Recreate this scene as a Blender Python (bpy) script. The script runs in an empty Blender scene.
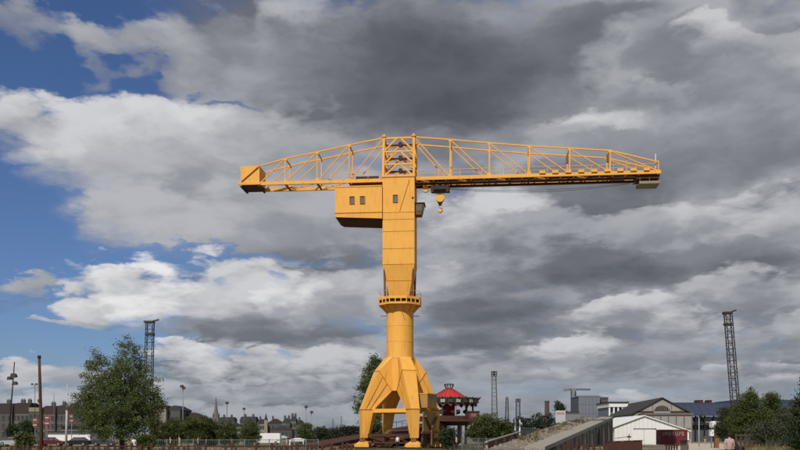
import bpy, bmesh, math, random
import numpy as np
from mathutils import Vector, Matrix

random.seed(7)
rng = np.random.default_rng(7)
SC = bpy.context.scene
COL = SC.collection
R = math.radians

# ------------------------------------------------------------------ camera
CAM_Z = 1.65                       # eye height above the quay
FPX, HX, HY = 900.0, 400.0, 436.0  # focal length and horizon, in pixels of the 800x450 photograph
cam_d = bpy.data.cameras.new('camera')
cam_d.sensor_width = 36.0
cam_d.lens = FPX / 800.0 * 36.0
cam_d.shift_y = (HY - 225.0) / 800.0
cam_d.clip_start = 0.1
cam_d.clip_end = 20000.0
cam = bpy.data.objects.new('camera', cam_d)
COL.objects.link(cam)
cam.location = (0, 0, CAM_Z)
cam.rotation_euler = (R(90), 0, 0)
SC.camera = cam

def at(px, py, d):
    """the point at distance d (metres along the view) seen at pixel px, py"""
    return Vector(((px - HX) / FPX * d, d, CAM_Z + (HY - py) / FPX * d))
def X(px, d): return (px - HX) / FPX * d
def Z(py, d): return CAM_Z + (HY - py) / FPX * d

# ------------------------------------------------------------------ sun, sky, exposure
SUN_AZ, SUN_EL = R(200), R(43)     # from +Y clockwise: behind the camera, to its left
sun_d = bpy.data.lights.new('sun', 'SUN')
sun_d.energy = 3.7
sun_d.angle = R(0.53)
sun_d.color = (1.0, 0.93, 0.82)
sun = bpy.data.objects.new('sun', sun_d)
COL.objects.link(sun)
to_sun = Vector((math.sin(SUN_AZ) * math.cos(SUN_EL), math.cos(SUN_AZ) * math.cos(SUN_EL), math.sin(SUN_EL)))
sun.rotation_euler = to_sun.to_track_quat('Z', 'Y').to_euler()
sun.location = (-30, -60, 80)

SC.view_settings.view_transform = 'Standard'
SC.view_settings.look = 'None'
SC.view_settings.exposure = 0.0
SC.view_settings.gamma = 1.0
SC.view_settings.use_curve_mapping = False
SC.render.engine = 'CYCLES'
SC.cycles.use_denoising = True
SC.cycles.use_adaptive_sampling = True
SC.cycles.adaptive_threshold = 0.015
SC.cycles.adaptive_min_samples = 12
SC.cycles.max_bounces = 6
SC.cycles.transparent_max_bounces = 8

def lin(c):
    c = c / 255.0
    return c / 12.92 if c <= 0.04045 else ((c + 0.055) / 1.055) ** 2.4
def srgb(r, g, b): return (lin(r), lin(g), lin(b), 1.0)

class G:
    """a node tree written as expressions"""
    def __init__(self, nt): self.nt = nt
    def new(self, t, **kw):
        n = self.nt.nodes.new(t)
        for k, v in kw.items(): setattr(n, k, v)
        return n
    def put(self, sock, v):
        if isinstance(v, bpy.types.NodeSocket): self.nt.links.new(v, sock)
        elif v is not None: sock.default_value = v
    def m(self, op, a, b=None, c=None, clamp=False):
        n = self.new('ShaderNodeMath', operation=op, use_clamp=clamp)
        for i, v in enumerate((a, b, c)):
            if v is not None: self.put(n.inputs[i], v)
        return n.outputs[0]
    def add(self, a, b): return self.m('ADD', a, b)
    def sub(self, a, b): return self.m('SUBTRACT', a, b)
    def mul(self, a, b): return self.m('MULTIPLY', a, b)
    def madd(self, a, b, c): return self.m('MULTIPLY_ADD', a, b, c)
    def v(self, op, a, b=None, scale=None):
        n = self.new('ShaderNodeVectorMath', operation=op)
        self.put(n.inputs[0], a)
        if b is not None: self.put(n.inputs[1], b)
        if scale is not None: self.put(n.inputs['Scale'], scale)
        return n.outputs['Value'] if op in ('LENGTH', 'DOT_PRODUCT') else n.outputs['Vector']
    def xyz(self, a):
        n = self.new('ShaderNodeSeparateXYZ'); self.put(n.inputs[0], a); return n.outputs
    def vec(self, x, y, z):
        n = self.new('ShaderNodeCombineXYZ')
        for i, q in enumerate((x, y, z)): self.put(n.inputs[i], q)
        return n.outputs[0]
    def noise(self, p, scale, detail=4, rough=0.5, lac=2.0, dist=0.0, color=False):
        n = self.new('ShaderNodeTexNoise')
        self.put(n.inputs['Vector'], p)
        for k, q in (('Scale', scale), ('Detail', detail), ('Roughness', rough), ('Lacunarity', lac), ('Distortion', dist)):
            self.put(n.inputs[k], q)
        return n.outputs['Color' if color else 'Fac']
    def step(self, x, lo, hi, a=0.0, b=1.0):
        n = self.new('ShaderNodeMapRange', interpolation_type='SMOOTHSTEP')
        for i, q in enumerate((x, lo, hi, a, b)): self.put(n.inputs[i], q)
        return n.outputs[0]
    def ramp(self, x, lo, hi, a=0.0, b=1.0):
        n = self.new('ShaderNodeMapRange')
        for i, q in enumerate((x, lo, hi, a, b)): self.put(n.inputs[i], q)
        return n.outputs[0]
    def mix(self, f, a, b, mode='MIX'):
        n = self.new('ShaderNodeMix', data_type='RGBA', blend_type=mode)
        self.put(n.inputs[0], f); self.put(n.inputs[6], a); self.put(n.inputs[7], b)
        return n.outputs[2]

def grey(v):
    """a cloud tone: v is its display grey; dark cloud leans blue, bright cloud leans warm"""
    t = (v - 60) / 160.0
    return (v * (0.945 + 0.045 * t), v * (0.99 + 0.0 * t), v * (1.085 - 0.085 * t))

def build_sky():
    w = bpy.data.worlds.new('World'); SC.world = w; w.use_nodes = True
    w.cycles.sampling_method = 'MANUAL'; w.cycles.sample_map_resolution = 512
    nt = w.node_tree; nt.nodes.clear(); g = G(nt)
    STR = 0.1
    out = g.new('ShaderNodeOutputWorld'); bg = g.new('ShaderNodeBackground')
    bg.inputs['Strength'].default_value = STR
    nt.links.new(bg.outputs[0], out.inputs[0])
    sky = g.new('ShaderNodeTexSky', sky_type='NISHITA')
    sky.sun_disc = False; sky.sun_elevation = SUN_EL; sky.sun_rotation = SUN_AZ
    sky.air_density = 1.0; sky.dust_density = 0.4; sky.ozone_density = 3.0; sky.altitude = 0.0
    clear = g.mix(1.0, sky.outputs[0], (0.44, 0.53, 0.73, 1), 'MULTIPLY')
    d = g.new('ShaderNodeTexCoord').outputs['Generated']
    x, y, z = g.xyz(d)
    az = g.m('ARCTAN2', x, y)
    el = g.m('ARCSINE', z)
    up = g.m('MAXIMUM', z, 0.0)
    # noise lives on the cloud deck: cells shrink towards the horizon
    inv = g.m('DIVIDE', 1.0, g.add(up, 0.30))
    p = g.vec(g.mul(x, inv), g.mul(y, inv), g.mul(g.m('LOGARITHM', g.add(up, 0.30), math.e), 1.12))
    wv = g.v('SUBTRACT', g.noise(p, 5.0, 6, 0.6, color=True), (0.5, 0.5, 0.5))
    wx, wy, wz = g.xyz(wv)
    pw = g.v('ADD', p, g.v('SCALE', wv, scale=0.11))
    fine = g.sub(g.noise(pw, 9.0, 5, 0.62), 0.5)
    big = g.noise(p, 1.25, 3, 0.5)
    def bumps(q):                                      # heaped rounded billows, small on large
        n = g.new('ShaderNodeTexVoronoi', feature='F1')
        g.put(n.inputs['Vector'], q)
        for k, val in (('Scale', 3.4), ('Detail', 3.5), ('Roughness', 0.46), ('Lacunarity', 2.4)): g.put(n.inputs[k], val)
        return n.outputs['Distance']
    ps = g.v('ADD', pw, (-0.034, -0.014, 0.046))       # towards the light: near side against far side gives the billows
    b0, b1 = bumps(pw), bumps(ps)
    relief = g.sub(b1, b0)
    relief = g.madd(relief, 2.0, g.mul(fine, 0.8))
    heap = g.sub(0.42, b0)
    amp = g.madd(up, 0.34, 0.046)
    edge = g.madd(fine, 0.46, g.mul(heap, 0.42))
    waz = g.madd(g.add(wx, g.mul(edge, 0.6)), amp, az)
    wel = g.madd(g.madd(wz, 0.5, g.mul(edge, -0.5)), amp, el)

    def tone(v): 
        r, gg, b = grey(v); k = 1.0 / STR
        return (lin(r) * k, lin(gg) * k, lin(b) * k, 1)
    # the sky all round: broken grey cumulus
    cov = g.step(g.madd(fine, 0.25, big), 0.40, 0.56)
    shade = g.ramp(g.madd(relief, 1.0, big), 0.25, 0.85)
    col = g.mix(cov, clear, g.mix(shade, tone(112), tone(182)))

    def puff(col, px, py, rx, ry, top, base, soft=0.35, op=1.0, rel=0.9, hole=False):
        a0 = math.atan((px - HX) / FPX)
        e0 = math.atan((HY - py) / FPX * math.cos(a0))
        ra, re = rx / FPX * math.cos(a0) ** 2, ry / FPX * math.cos(a0) * math.cos(e0) ** 2
        u = g.madd(waz, 1.0 / ra, -a0 / ra)
        v = g.madd(wel, 1.0 / re, -e0 / re)
        q = g.madd(u, u, g.mul(v, v))
        f = g.step(g.madd(edge, -1.7, q), 1.0 + soft, max(0.0, 1.0 - 1.3 * soft))
        if op < 1: f = g.mul(f, op)
        if hole: return g.mix(f, col, clear)
        s = g.step(g.add(g.mul(v, 0.42), g.mul(relief, rel)), -0.74, 0.58)
        return g.mix(f, col, g.mix(s, tone(base), tone(top)))
    for c in CLOUDS: col = puff(col, *c[:-1], **c[-1])
    # pale air near the horizon
    hz = g.m('EXPONENT', g.mul(up, -18.0))
    col = g.mix(g.mul(hz, 0.6), col, (2.1, 2.5, 2.95, 1))
    nt.links.new(col, bg.inputs['Color'])

S, M, H = dict(soft=0.55), dict(soft=0.35), dict(hole=True, soft=0.4)
C = dict(soft=0.2)
def hole(op=1.0, soft=0.8): return dict(hole=True, soft=soft, op=op)
CLOUDS = [
    # x, y, rx, ry, lit tone, base tone -- back to front
    (640, 210, 530, 430, 170, 126, dict(soft=0.3)),
    (10, 170, 290, 330, 0, 0, dict(hole=True, soft=0.3)),
    # upper left bank
    (225, 150, 215, 90, 186, 150, M), (165, 206, 172, 44, 184, 158, M), (330, 200, 110, 44, 176, 146, S),
    (5, 106, 130, 46, 212, 160, dict(soft=0.25)), (60, 120, 90, 44, 208, 160, M), (150, 108, 90, 36, 214, 168, M), (70, 150, 86, 34, 182, 152, S), (290, 130, 70, 30, 180, 145, S),
    (225, 40, 120, 50, 165, 130, S), (155, 35, 55, 42, 178, 146, S),
    (78, 24, 40, 18, 182, 146, S), (62, 48, 14, 22, 160, 140, dict(soft=0.8, op=0.6)), (4, 6, 30, 15, 150, 130, dict(soft=0.8, op=0.7)), (40, 12, 34, 11, 165, 140, dict(soft=0.9, op=0.55)), (62, 60, 16, 16, 165, 145, dict(soft=0.9, op=0.5)), (130, 14, 34, 16, 176, 146, dict(soft=0.8, op=0.8)),
    (100, 52, 26, 11, 0, 0, H), (118, 40, 12, 8, 0, 0, H), (175, 72, 9, 9, 0, 0, hole(.7)), (218, 81, 26, 5, 0, 0, hole(.75)),
    # the dark mass overhead
    (285, 22, 95, 34, 140, 122, dict(soft=.8)), (350, 92, 90, 42, 122, 106, S), (425, 58, 195, 96, 104, 86, S), (440, 92, 70, 30, 95, 84, S), (570, 25, 100, 38, 118, 102, S),
    # upper right
    (700, 60, 150, 66, 172, 136, S), (665, 42, 45, 26, 142, 126, S), (572, 106, 52, 20, 212, 160, dict(soft=0.6, op=0.9)), (540, 118, 40, 16, 170, 140, S), (648, 72, 24, 8, 196, 160, dict(soft=.8, op=.8)),
    (735, 24, 60, 14, 200, 166, S), (775, 40, 40, 30, 188, 158, S),
    (700, 138, 130, 44, 136, 116, S), (575, 187, 130, 36, 124, 96, S), (600, 140, 60, 24, 150, 130, S),
    (355, 150, 24, 12, 0, 0, hole(.5)), (428, 165, 12, 26, 0, 0, hole(.35)),
    # middle right: pale shoulders over dark bases
    (465, 208, 76, 44, 206, 150, M), (700, 208, 130, 32, 198, 150, M), (785, 202, 50, 26, 188, 154, M), (620, 214, 50, 20, 176, 142, S),
    (520, 238, 120, 34, 166, 114, M), (570, 262, 150, 26, 112, 88, S), (725, 250, 100, 24, 132, 106, S), (495, 302, 85, 28, 120, 94, S), (430, 262, 18, 12, 188, 158, S),
    (615, 300, 74, 25, 204, 144, C), (591, 290, 18, 9, 216, 180, M), (745, 282, 95, 24, 184, 138, M), (695, 316, 64, 20, 190, 138, M), (785, 312, 45, 18, 184, 150, M), (730, 342, 90, 11, 150, 124, S),
    (630, 345, 60, 14, 168, 138, S), (560, 338, 58, 20, 212, 150, C), (450, 354, 58, 11, 180, 130, M), (450, 332, 60, 10, 122, 100, S),
    # left: gap, big cumulus and its flat base
    (18, 205, 55, 52, 0, 0, H), (200, 242, 160, 7, 0, 0, hole(.85)), (10, 300, 58, 50, 0, 0, H), (100, 335, 110, 22, 0, 0, H),
    (12, 270, 50, 11, 178, 158, M),
    (340, 280, 100, 48, 190, 152, M), (225, 282, 112, 42, 208, 160, C), (70, 296, 52, 26, 214, 172, C), (116, 278, 84, 42, 236, 184, C), (45, 310, 36, 8, 200, 170, M),
    (275, 298, 38, 26, 224, 166, M), (225, 318, 90, 13, 140, 116, S), (290, 328, 80, 12, 132, 108, S), (385, 300, 30, 30, 172, 138, S),
    (200, 270, 14, 4, 0, 0, hole(.6)), (256, 266, 7, 5, 0, 0, hole(.6)),
    # low banks
    (185, 350, 50, 26, 222, 168, C), (12, 364, 46, 20, 212, 174, C), (80, 370, 80, 14, 188, 158, S), (45, 395, 80, 13, 204, 168, M),
    (252, 350, 32, 22, 210, 152, C), (325, 354, 60, 26, 204, 146, C), (230, 384, 170, 16, 190, 148, M), (365, 370, 46, 16, 200, 150, C), (300, 408, 200, 16, 186, 160, M), (120, 413, 160, 12, 196, 170, M),
    (226, 345, 18, 7, 0, 0, hole(.8)), (270, 347, 8, 6, 0, 0, hole(.8)),
    (600, 386, 230, 30, 172, 148, S), (600, 384, 150, 10, 0, 0, hole(.35)),
    (618, 389, 27, 9, 214, 170, M), (540, 371, 36, 7, 186, 150, M), (705, 360, 28, 6, 194, 150, M), (765, 370, 46, 9, 196, 152, M), (782, 350, 38, 9, 200, 156, M), (730, 396, 120, 14, 180, 156, M), (485, 374, 42, 7, 168, 140, M), (660, 372, 50, 7, 172, 146, M),
]
build_sky()

# ------------------------------------------------------------------ materials
MATS = {}
def mat(name, color, rough=0.7, var=0.12, scale=3.0, metal=0.0, bump=0.0, streak=0.0, streak_col=None, spec=0.3, island=0.0, patch=None, patch_scale=0.4, patch_lo=0.5, patch_hi=0.62):
    """principled surface whose colour wanders with noise; optional run-down streaks, patches of a second colour, relief"""
    if name in MATS: return MATS[name]
    m = bpy.data.materials.new(name); m.use_nodes = True
    nt = m.node_tree; g = G(nt); b = nt.nodes['Principled BSDF']
    co = g.new('ShaderNodeTexCoord').outputs['Object']
    n = g.noise(co, scale, 6, 0.6)
    c = g.mix(n, tuple(q * (1 - var) for q in color[:3]) + (1,), tuple(min(1, q * (1 + var)) for q in color[:3]) + (1,))
    if patch:
        f = g.step(g.noise(co, patch_scale, 7, 0.62), patch_lo, patch_hi)
        c = g.mix(f, c, tuple(patch[:3]) + (1,))
    if streak:
        sx, sy, sz = g.xyz(co)
        f = g.noise(g.vec(g.mul(sx, 2.6), g.mul(sy, 2.6), g.mul(sz, 0.22)), 1.6, 6, 0.65)
        f = g.mul(g.step(f, 0.47, 0.76), streak)
        c = g.mix(f, c, tuple(streak_col[:3]) + (1,))
    if island:
        r = g.new('ShaderNodeNewGeometry').outputs['Random Per Island']
        c = g.mix(1.0, c, g.mix(r, (1 - island,) * 3 + (1,), (1 + island,) * 3 + (1,)), 'MULTIPLY')
    g.put(b.inputs['Base Color'], c)
    b.inputs['Roughness'].default_value = rough
    b.inputs['Metallic'].default_value = metal
    b.inputs['Specular IOR Level'].default_value = spec
    if bump:
        bn = g.new('ShaderNodeBump'); bn.inputs['Strength'].default_value = bump
        g.put(bn.inputs['Height'], g.noise(co, scale * 6, 5, 0.6))
        nt.links.new(bn.outputs[0], b.inputs['Normal'])
    MATS[name] = m
    return m

def leaf_mat(name, dark, light, trans=0.25):
    if name in MATS: return MATS[name]
    m = bpy.data.materials.new(name); m.use_nodes = True
    nt = m.node_tree; g = G(nt); nt.nodes.clear()
    out = g.new('ShaderNodeOutputMaterial')
    r = g.new('ShaderNodeNewGeometry').outputs['Random Per Island']
    co = g.new('ShaderNodeTexCoord').outputs['Object']
    n = g.noise(co, 0.55, 3, 0.5)
    f = g.m('ADD', g.mul(r, 0.55), g.ramp(n, 0.3, 0.7, -0.05, 0.5), clamp=True)
    c = g.mix(f, tuple(dark) + (1,), tuple(light) + (1,))
    d = g.new('ShaderNodeBsdfPrincipled'); g.put(d.inputs['Base Color'], c)
    d.inputs['Roughness'].default_value = 0.6; d.inputs['Specular IOR Level'].default_value = 0.25
    t = g.new('ShaderNodeBsdfTranslucent'); g.put(t.inputs['Color'], g.mix(1.0, c, (1.25, 1.25, 0.6, 1), 'MULTIPLY'))
    mx = g.new('ShaderNodeMixShader'); mx.inputs[0].default_value = trans
    nt.links.new(d.outputs[0], mx.inputs[1]); nt.links.new(t.outputs[0], mx.inputs[2]); nt.links.new(mx.outputs[0], out.inputs[0])
    MATS[name] = m
    return m

YEL = mat('crane_yellow', (0.80, 0.40, 0.070), 0.6, 0.10, 0.7, streak=0.5, streak_col=(0.50, 0.20, 0.035), bump=0.06, patch=(0.80, 0.45, 0.11), patch_scale=0.28, patch_lo=0.48, patch_hi=0.75)
YEL2 = mat('truss_yellow', (0.79, 0.39, 0.072), 0.65, 0.16, 1.3, streak=0.4, streak_col=(0.45, 0.16, 0.03))
FLANGE = mat('flange_rust', (0.40, 0.155, 0.03), 0.7, 0.25, 3)
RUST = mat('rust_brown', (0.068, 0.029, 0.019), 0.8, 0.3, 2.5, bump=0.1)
RUST_O = mat('rust_orange', (0.20, 0.095, 0.040), 0.8, 0.3, 2.0, bump=0.1)
DKSTEEL = mat('dark_steel', (0.030, 0.024, 0.022), 0.6, 0.25, 3, metal=0.2)
STEEL = mat('grey_steel', (0.22, 0.23, 0.24), 0.5, 0.15, 3, metal=0.3)
PALE_STEEL = mat('pale_steel', (0.42, 0.42, 0.40), 0.6, 0.15, 3)
TAN = mat('tan_panel', (0.36, 0.225, 0.08), 0.7, 0.15, 1.4, streak=0.3, streak_col=(0.22, 0.12, 0.04))
GLASS = mat('window_glass', (0.035, 0.045, 0.05), 0.3, 0.3, 2, spec=0.6)
GREYWIN = mat('dusty_glass', (0.14, 0.14, 0.135), 0.25, 0.25, 3, spec=0.5)
WHITE = mat('white_paint', (0.74, 0.74, 0.72), 0.6, 0.05, 1.5, streak=0.15, streak_col=(0.5, 0.48, 0.44))
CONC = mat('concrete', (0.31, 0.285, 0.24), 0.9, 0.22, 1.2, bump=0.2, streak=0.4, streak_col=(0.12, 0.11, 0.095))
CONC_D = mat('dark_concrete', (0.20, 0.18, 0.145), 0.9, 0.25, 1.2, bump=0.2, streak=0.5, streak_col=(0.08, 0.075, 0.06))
STONE = mat('pale_stone', (0.14, 0.13, 0.115), 0.9, 0.2, 0.8, streak=0.3, streak_col=(0.12, 0.11, 0.10))  # quay and town stone and roofs: cloud shade put into dark base colours
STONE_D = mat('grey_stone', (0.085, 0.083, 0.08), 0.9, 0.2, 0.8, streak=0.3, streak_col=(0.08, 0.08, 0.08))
SLATE = mat('slate_roof', (0.030, 0.030, 0.034), 0.8, 0.25, 1.0)
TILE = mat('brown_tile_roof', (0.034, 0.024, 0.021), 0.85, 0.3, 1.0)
BARK = mat('bark', (0.075, 0.055, 0.040), 0.95, 0.3, 4, bump=0.3)
RED = mat('red_canvas', (0.48, 0.035, 0.034), 0.7, 0.12, 1.5)
DKRED = mat('dark_red_paint', (0.125, 0.020, 0.022), 0.6, 0.2, 2, streak=0.3, streak_col=(0.10, 0.02, 0.015))
BLACK = mat('black_rubber', (0.012, 0.012, 0.012), 0.8, 0.2, 3)

# ------------------------------------------------------------------ mesh helpers
def obj(name, verts, faces, m=None, parent=None, smooth=False, loc=None):
    me = bpy.data.meshes.new(name)
    me.from_pydata([tuple(v) for v in verts], [], faces)
    if m: me.materials.append(m)
    if smooth: me.polygons.foreach_set('use_smooth', [True] * len(me.polygons))
    me.update()
    o = bpy.data.objects.new(name, me); COL.objects.link(o)
    if parent: o.parent = parent
    if loc is not None: o.location = loc
    return o

class MB:
    """collects shapes for one mesh; m4 places every shape that is added"""
    def __init__(self, m4=None): self.v, self.f, self.m4 = [], [], m4 or Matrix()
    def put(self, vs, fs):
        k = len(self.v)
        self.v += [self.m4 @ Vector(q) for q in vs]; self.f += [tuple(k + i for i in f) for f in fs]
        return self
    def box(self, x0, x1, y0, y1, z0, z1):
        return self.put([(x0,y0,z0),(x1,y0,z0),(x1,y1,z0),(x0,y1,z0),(x0,y0,z1),(x1,y0,z1),(x1,y1,z1),(x0,y1,z1)],
                        [(0,3,2,1),(4,5,6,7),(0,1,5,4),(1,2,6,5),(2,3,7,6),(3,0,4,7)])
    def bar(self, p, q, w, h=None, up=(0,0,1)):
        p, q = Vector(p), Vector(q); h = h or w
        d = (q - p).normalized(); s = d.cross(Vector(up))
        if s.length < 1e-4: s = d.cross(Vector((0, 1, 0)))
        s.normalize(); t = s.cross(d).normalized()
        s *= w / 2; t *= h / 2
        return self.put([p-s-t, p+s-t, p+s+t, p-s+t, q-s-t, q+s-t, q+s+t, q-s+t],
                        [(0,1,2,3),(7,6,5,4),(0,4,5,1),(1,5,6,2),(2,6,7,3),(3,7,4,0)])
    def tube(self, pts, rads, n=8, caps=True):
        pts = [Vector(p) for p in pts]; rings = []
        for i, p in enumerate(pts):
            d = (pts[min(i+1, len(pts)-1)] - pts[max(i-1, 0)]).normalized()
            s = d.cross(Vector((0, 0, 1)))
            if s.length < 1e-3: s = d.cross(Vector((0, 1, 0)))
            s.normalize(); t = s.cross(d)
            r = rads[i] if hasattr(rads, '__len__') else rads
            rings.append([p + (s * math.cos(2*math.pi*k/n) + t * math.sin(2*math.pi*k/n)) * r for k in range(n)])
        vs = [q for rg in rings for q in rg]; fs = []
        for i in range(len(pts)-1):
            for k in range(n):
                a, b = i*n+k, i*n+(k+1) % n
                fs.append((a, b, b+n, a+n))
        if caps: fs += [tuple(reversed(range(n))), tuple(range((len(pts)-1)*n, len(pts)*n))]
        return self.put(vs, fs)
    def lathe(self, prof, n=24, c=(0,0,0), caps=True, phase=0.0):
        vs, fs = [], []
        for r, z in prof:
            vs += [(c[0]+r*math.cos(2*math.pi*(k+phase)/n), c[1]+r*math.sin(2*math.pi*(k+phase)/n), c[2]+z) for k in range(n)]
        for i in range(len(prof)-1):
            for k in range(n):
                a, b = i*n+k, i*n+(k+1) % n
                fs.append((a, b, b+n, a+n))
        if caps: fs += [tuple(reversed(range(n))), tuple(range((len(prof)-1)*n, len(prof)*n))]
        return self.put(vs, fs)
    def loft(self, rings, caps=True):
        n = len(rings[0]); vs = [q for r in rings for q in r]; fs = []
        for i in range(len(rings)-1):
            for k in range(n):
                a, b = i*n+k, i*n+(k+1) % n
                fs.append((a, b, b+n, a+n))
        if caps: fs += [tuple(reversed(range(n))), tuple(range((len(rings)-1)*n, len(rings)*n))]
        return self.put(vs, fs)
    def disc(self, c, axis, r, w, n=16):
        c, a = Vector(c), Vector(axis).normalized()
        return self.tube([c - a*w/2, c + a*w/2], r, n)
    def prism(self, poly, y0, y1):
        """polygon given in x,z, extruded along y"""
        n = len(poly)
        vs = [(x, y0, z) for x, z in poly] + [(x, y1, z) for x, z in poly]
        return self.put(vs, [tuple(range(n)), tuple(reversed(range(n, 2*n)))] + [(i, i+n, (i+1) % n + n, (i+1) % n) for i in range(n)])
    def build(self, name, m, parent=None, smooth=False, kind=None):
        o = obj(name, self.v, self.f, m, parent, smooth)
        bm = bmesh.new(); bm.from_mesh(o.data); bmesh.ops.recalc_face_normals(bm, faces=bm.faces); bm.to_mesh(o.data); bm.free()
        if kind: o['kind'] = kind
        return o

def tag(o, label, cat, group=None):
    o['label'] = label; o['category'] = cat
    if group: o['group'] = group
    return o
def thing(name, label, cat, loc=(0,0,0), rz=0.0, group=None):
    o = bpy.data.objects.new(name, None); COL.objects.link(o)
    o.location = loc; o.rotation_euler = (0, 0, rz); o.empty_display_size = 0.5
    return tag(o, label, cat, group)
def structure(o): o['kind'] = 'structure'; return o
def auto_smooth(o, ang=40):
    o.data.set_sharp_from_angle(angle=R(ang)) if hasattr(o.data, 'set_sharp_from_angle') else None
    o.data.polygons.foreach_set('use_smooth', [True] * len(o.data.polygons))

# ------------------------------------------------------------------ ground and path
def ground_mat():
    m = bpy.data.materials.new('ground'); m.use_nodes = True
    nt = m.node_tree; g = G(nt); b = nt.nodes['Principled BSDF']
    co = g.new('ShaderNodeTexCoord').outputs['Object']
    n1 = g.noise(co, 0.06, 6, 0.6); n2 = g.noise(co, 1.5, 6, 0.65)
    dirt = g.mix(n2, (0.19, 0.155, 0.105, 1), (0.36, 0.30, 0.215, 1))
    grass = g.mix(n2, (0.045, 0.055, 0.018, 1), (0.15, 0.135, 0.055, 1))
    g.put(b.inputs['Base Color'], g.mix(g.step(n1, 0.44, 0.58), dirt, grass))
    b.inputs['Roughness'].default_value = 1.0; b.inputs['Specular IOR Level'].default_value = 0.1
    bn = g.new('ShaderNodeBump'); bn.inputs['Strength'].default_value = 0.4
    g.put(bn.inputs['Height'], n2); nt.links.new(bn.outputs[0], b.inputs['Normal'])
    return m
gs = 4000
structure(obj('ground', [(-gs,-800,0),(gs,-800,0),(gs,6000,0),(-gs,6000,0)], [(0,1,2,3)], ground_mat()))
PATHM = mat('path_gravel', (0.50, 0.44, 0.34), 1.0, 0.18, 0.8, bump=0.3, patch=(0.38, 0.33, 0.25), patch_scale=0.15)
pv, pf = [], []
for i, yy in enumerate(np.linspace(-20, 205, 46)):
    wob = 0.35 * math.sin(yy * 0.21) + 0.2 * math.sin(yy * 0.57)
    pv += [(0.333*yy - 3.3 + wob, yy, 0.004), (0.333*yy + 4.9 - wob * 0.7, yy, 0.004)]
    if i: pf.append((2*i-2, 2*i-1, 2*i+1, 2*i))
structure(obj('path', pv, pf, PATHM))

# ------------------------------------------------------------------ the yellow crane
CR = thing('hammerhead_crane', 'tall yellow hammerhead crane on four splayed legs with long lattice jib', 'crane', (0, 120, 0))
PM = Matrix.Rotation(R(-24), 4, 'Z')        # portal
UM = Matrix.Rotation(R(-5.5), 4, 'Z')       # slewing top
# each leg is a bent box girder on the diagonal: outer corner panel, two sides, hung on the octagonal core
def leg_ring(name, o=0.0):
    if name == 'foot': z, h, c, sx, sy, k = 1.4, 4.2, .66, 3.0, 3.66, 3.0
    elif name == 'knee': z, h, c, sx, sy, k = 5.1, 4.32, .82, 2.25, 3.4, 2.25
    elif name == 'neck': z, h, c, sx, sy, k = 12.05, 1.88, 1.09, .36, 1.80, .02
    else: return [(.36, 1.80, 7.6), (1.69, 3.05, 10.2), (3.05, 1.69, 10.2), (1.80, .36, 7.6), (.36, .36, 7.6)][::-1]
    dz = o * .0
    return [(sx - o*.5, sy + o, z), (h - c, h + o, z), (h + o, h - c, z), (sy + o, sx - o*.5, z), (k - o*.5, k - o*.5, z)][::-1]
def lerp(p, q, t): return tuple(a + (b_ - a) * t for a, b_ in zip(p, q))
MB(PM).lathe([(1.72, 7.55), (1.95, 7.62), (1.95, 12.0)], 8, phase=.5).build('core', YEL, CR)
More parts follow.
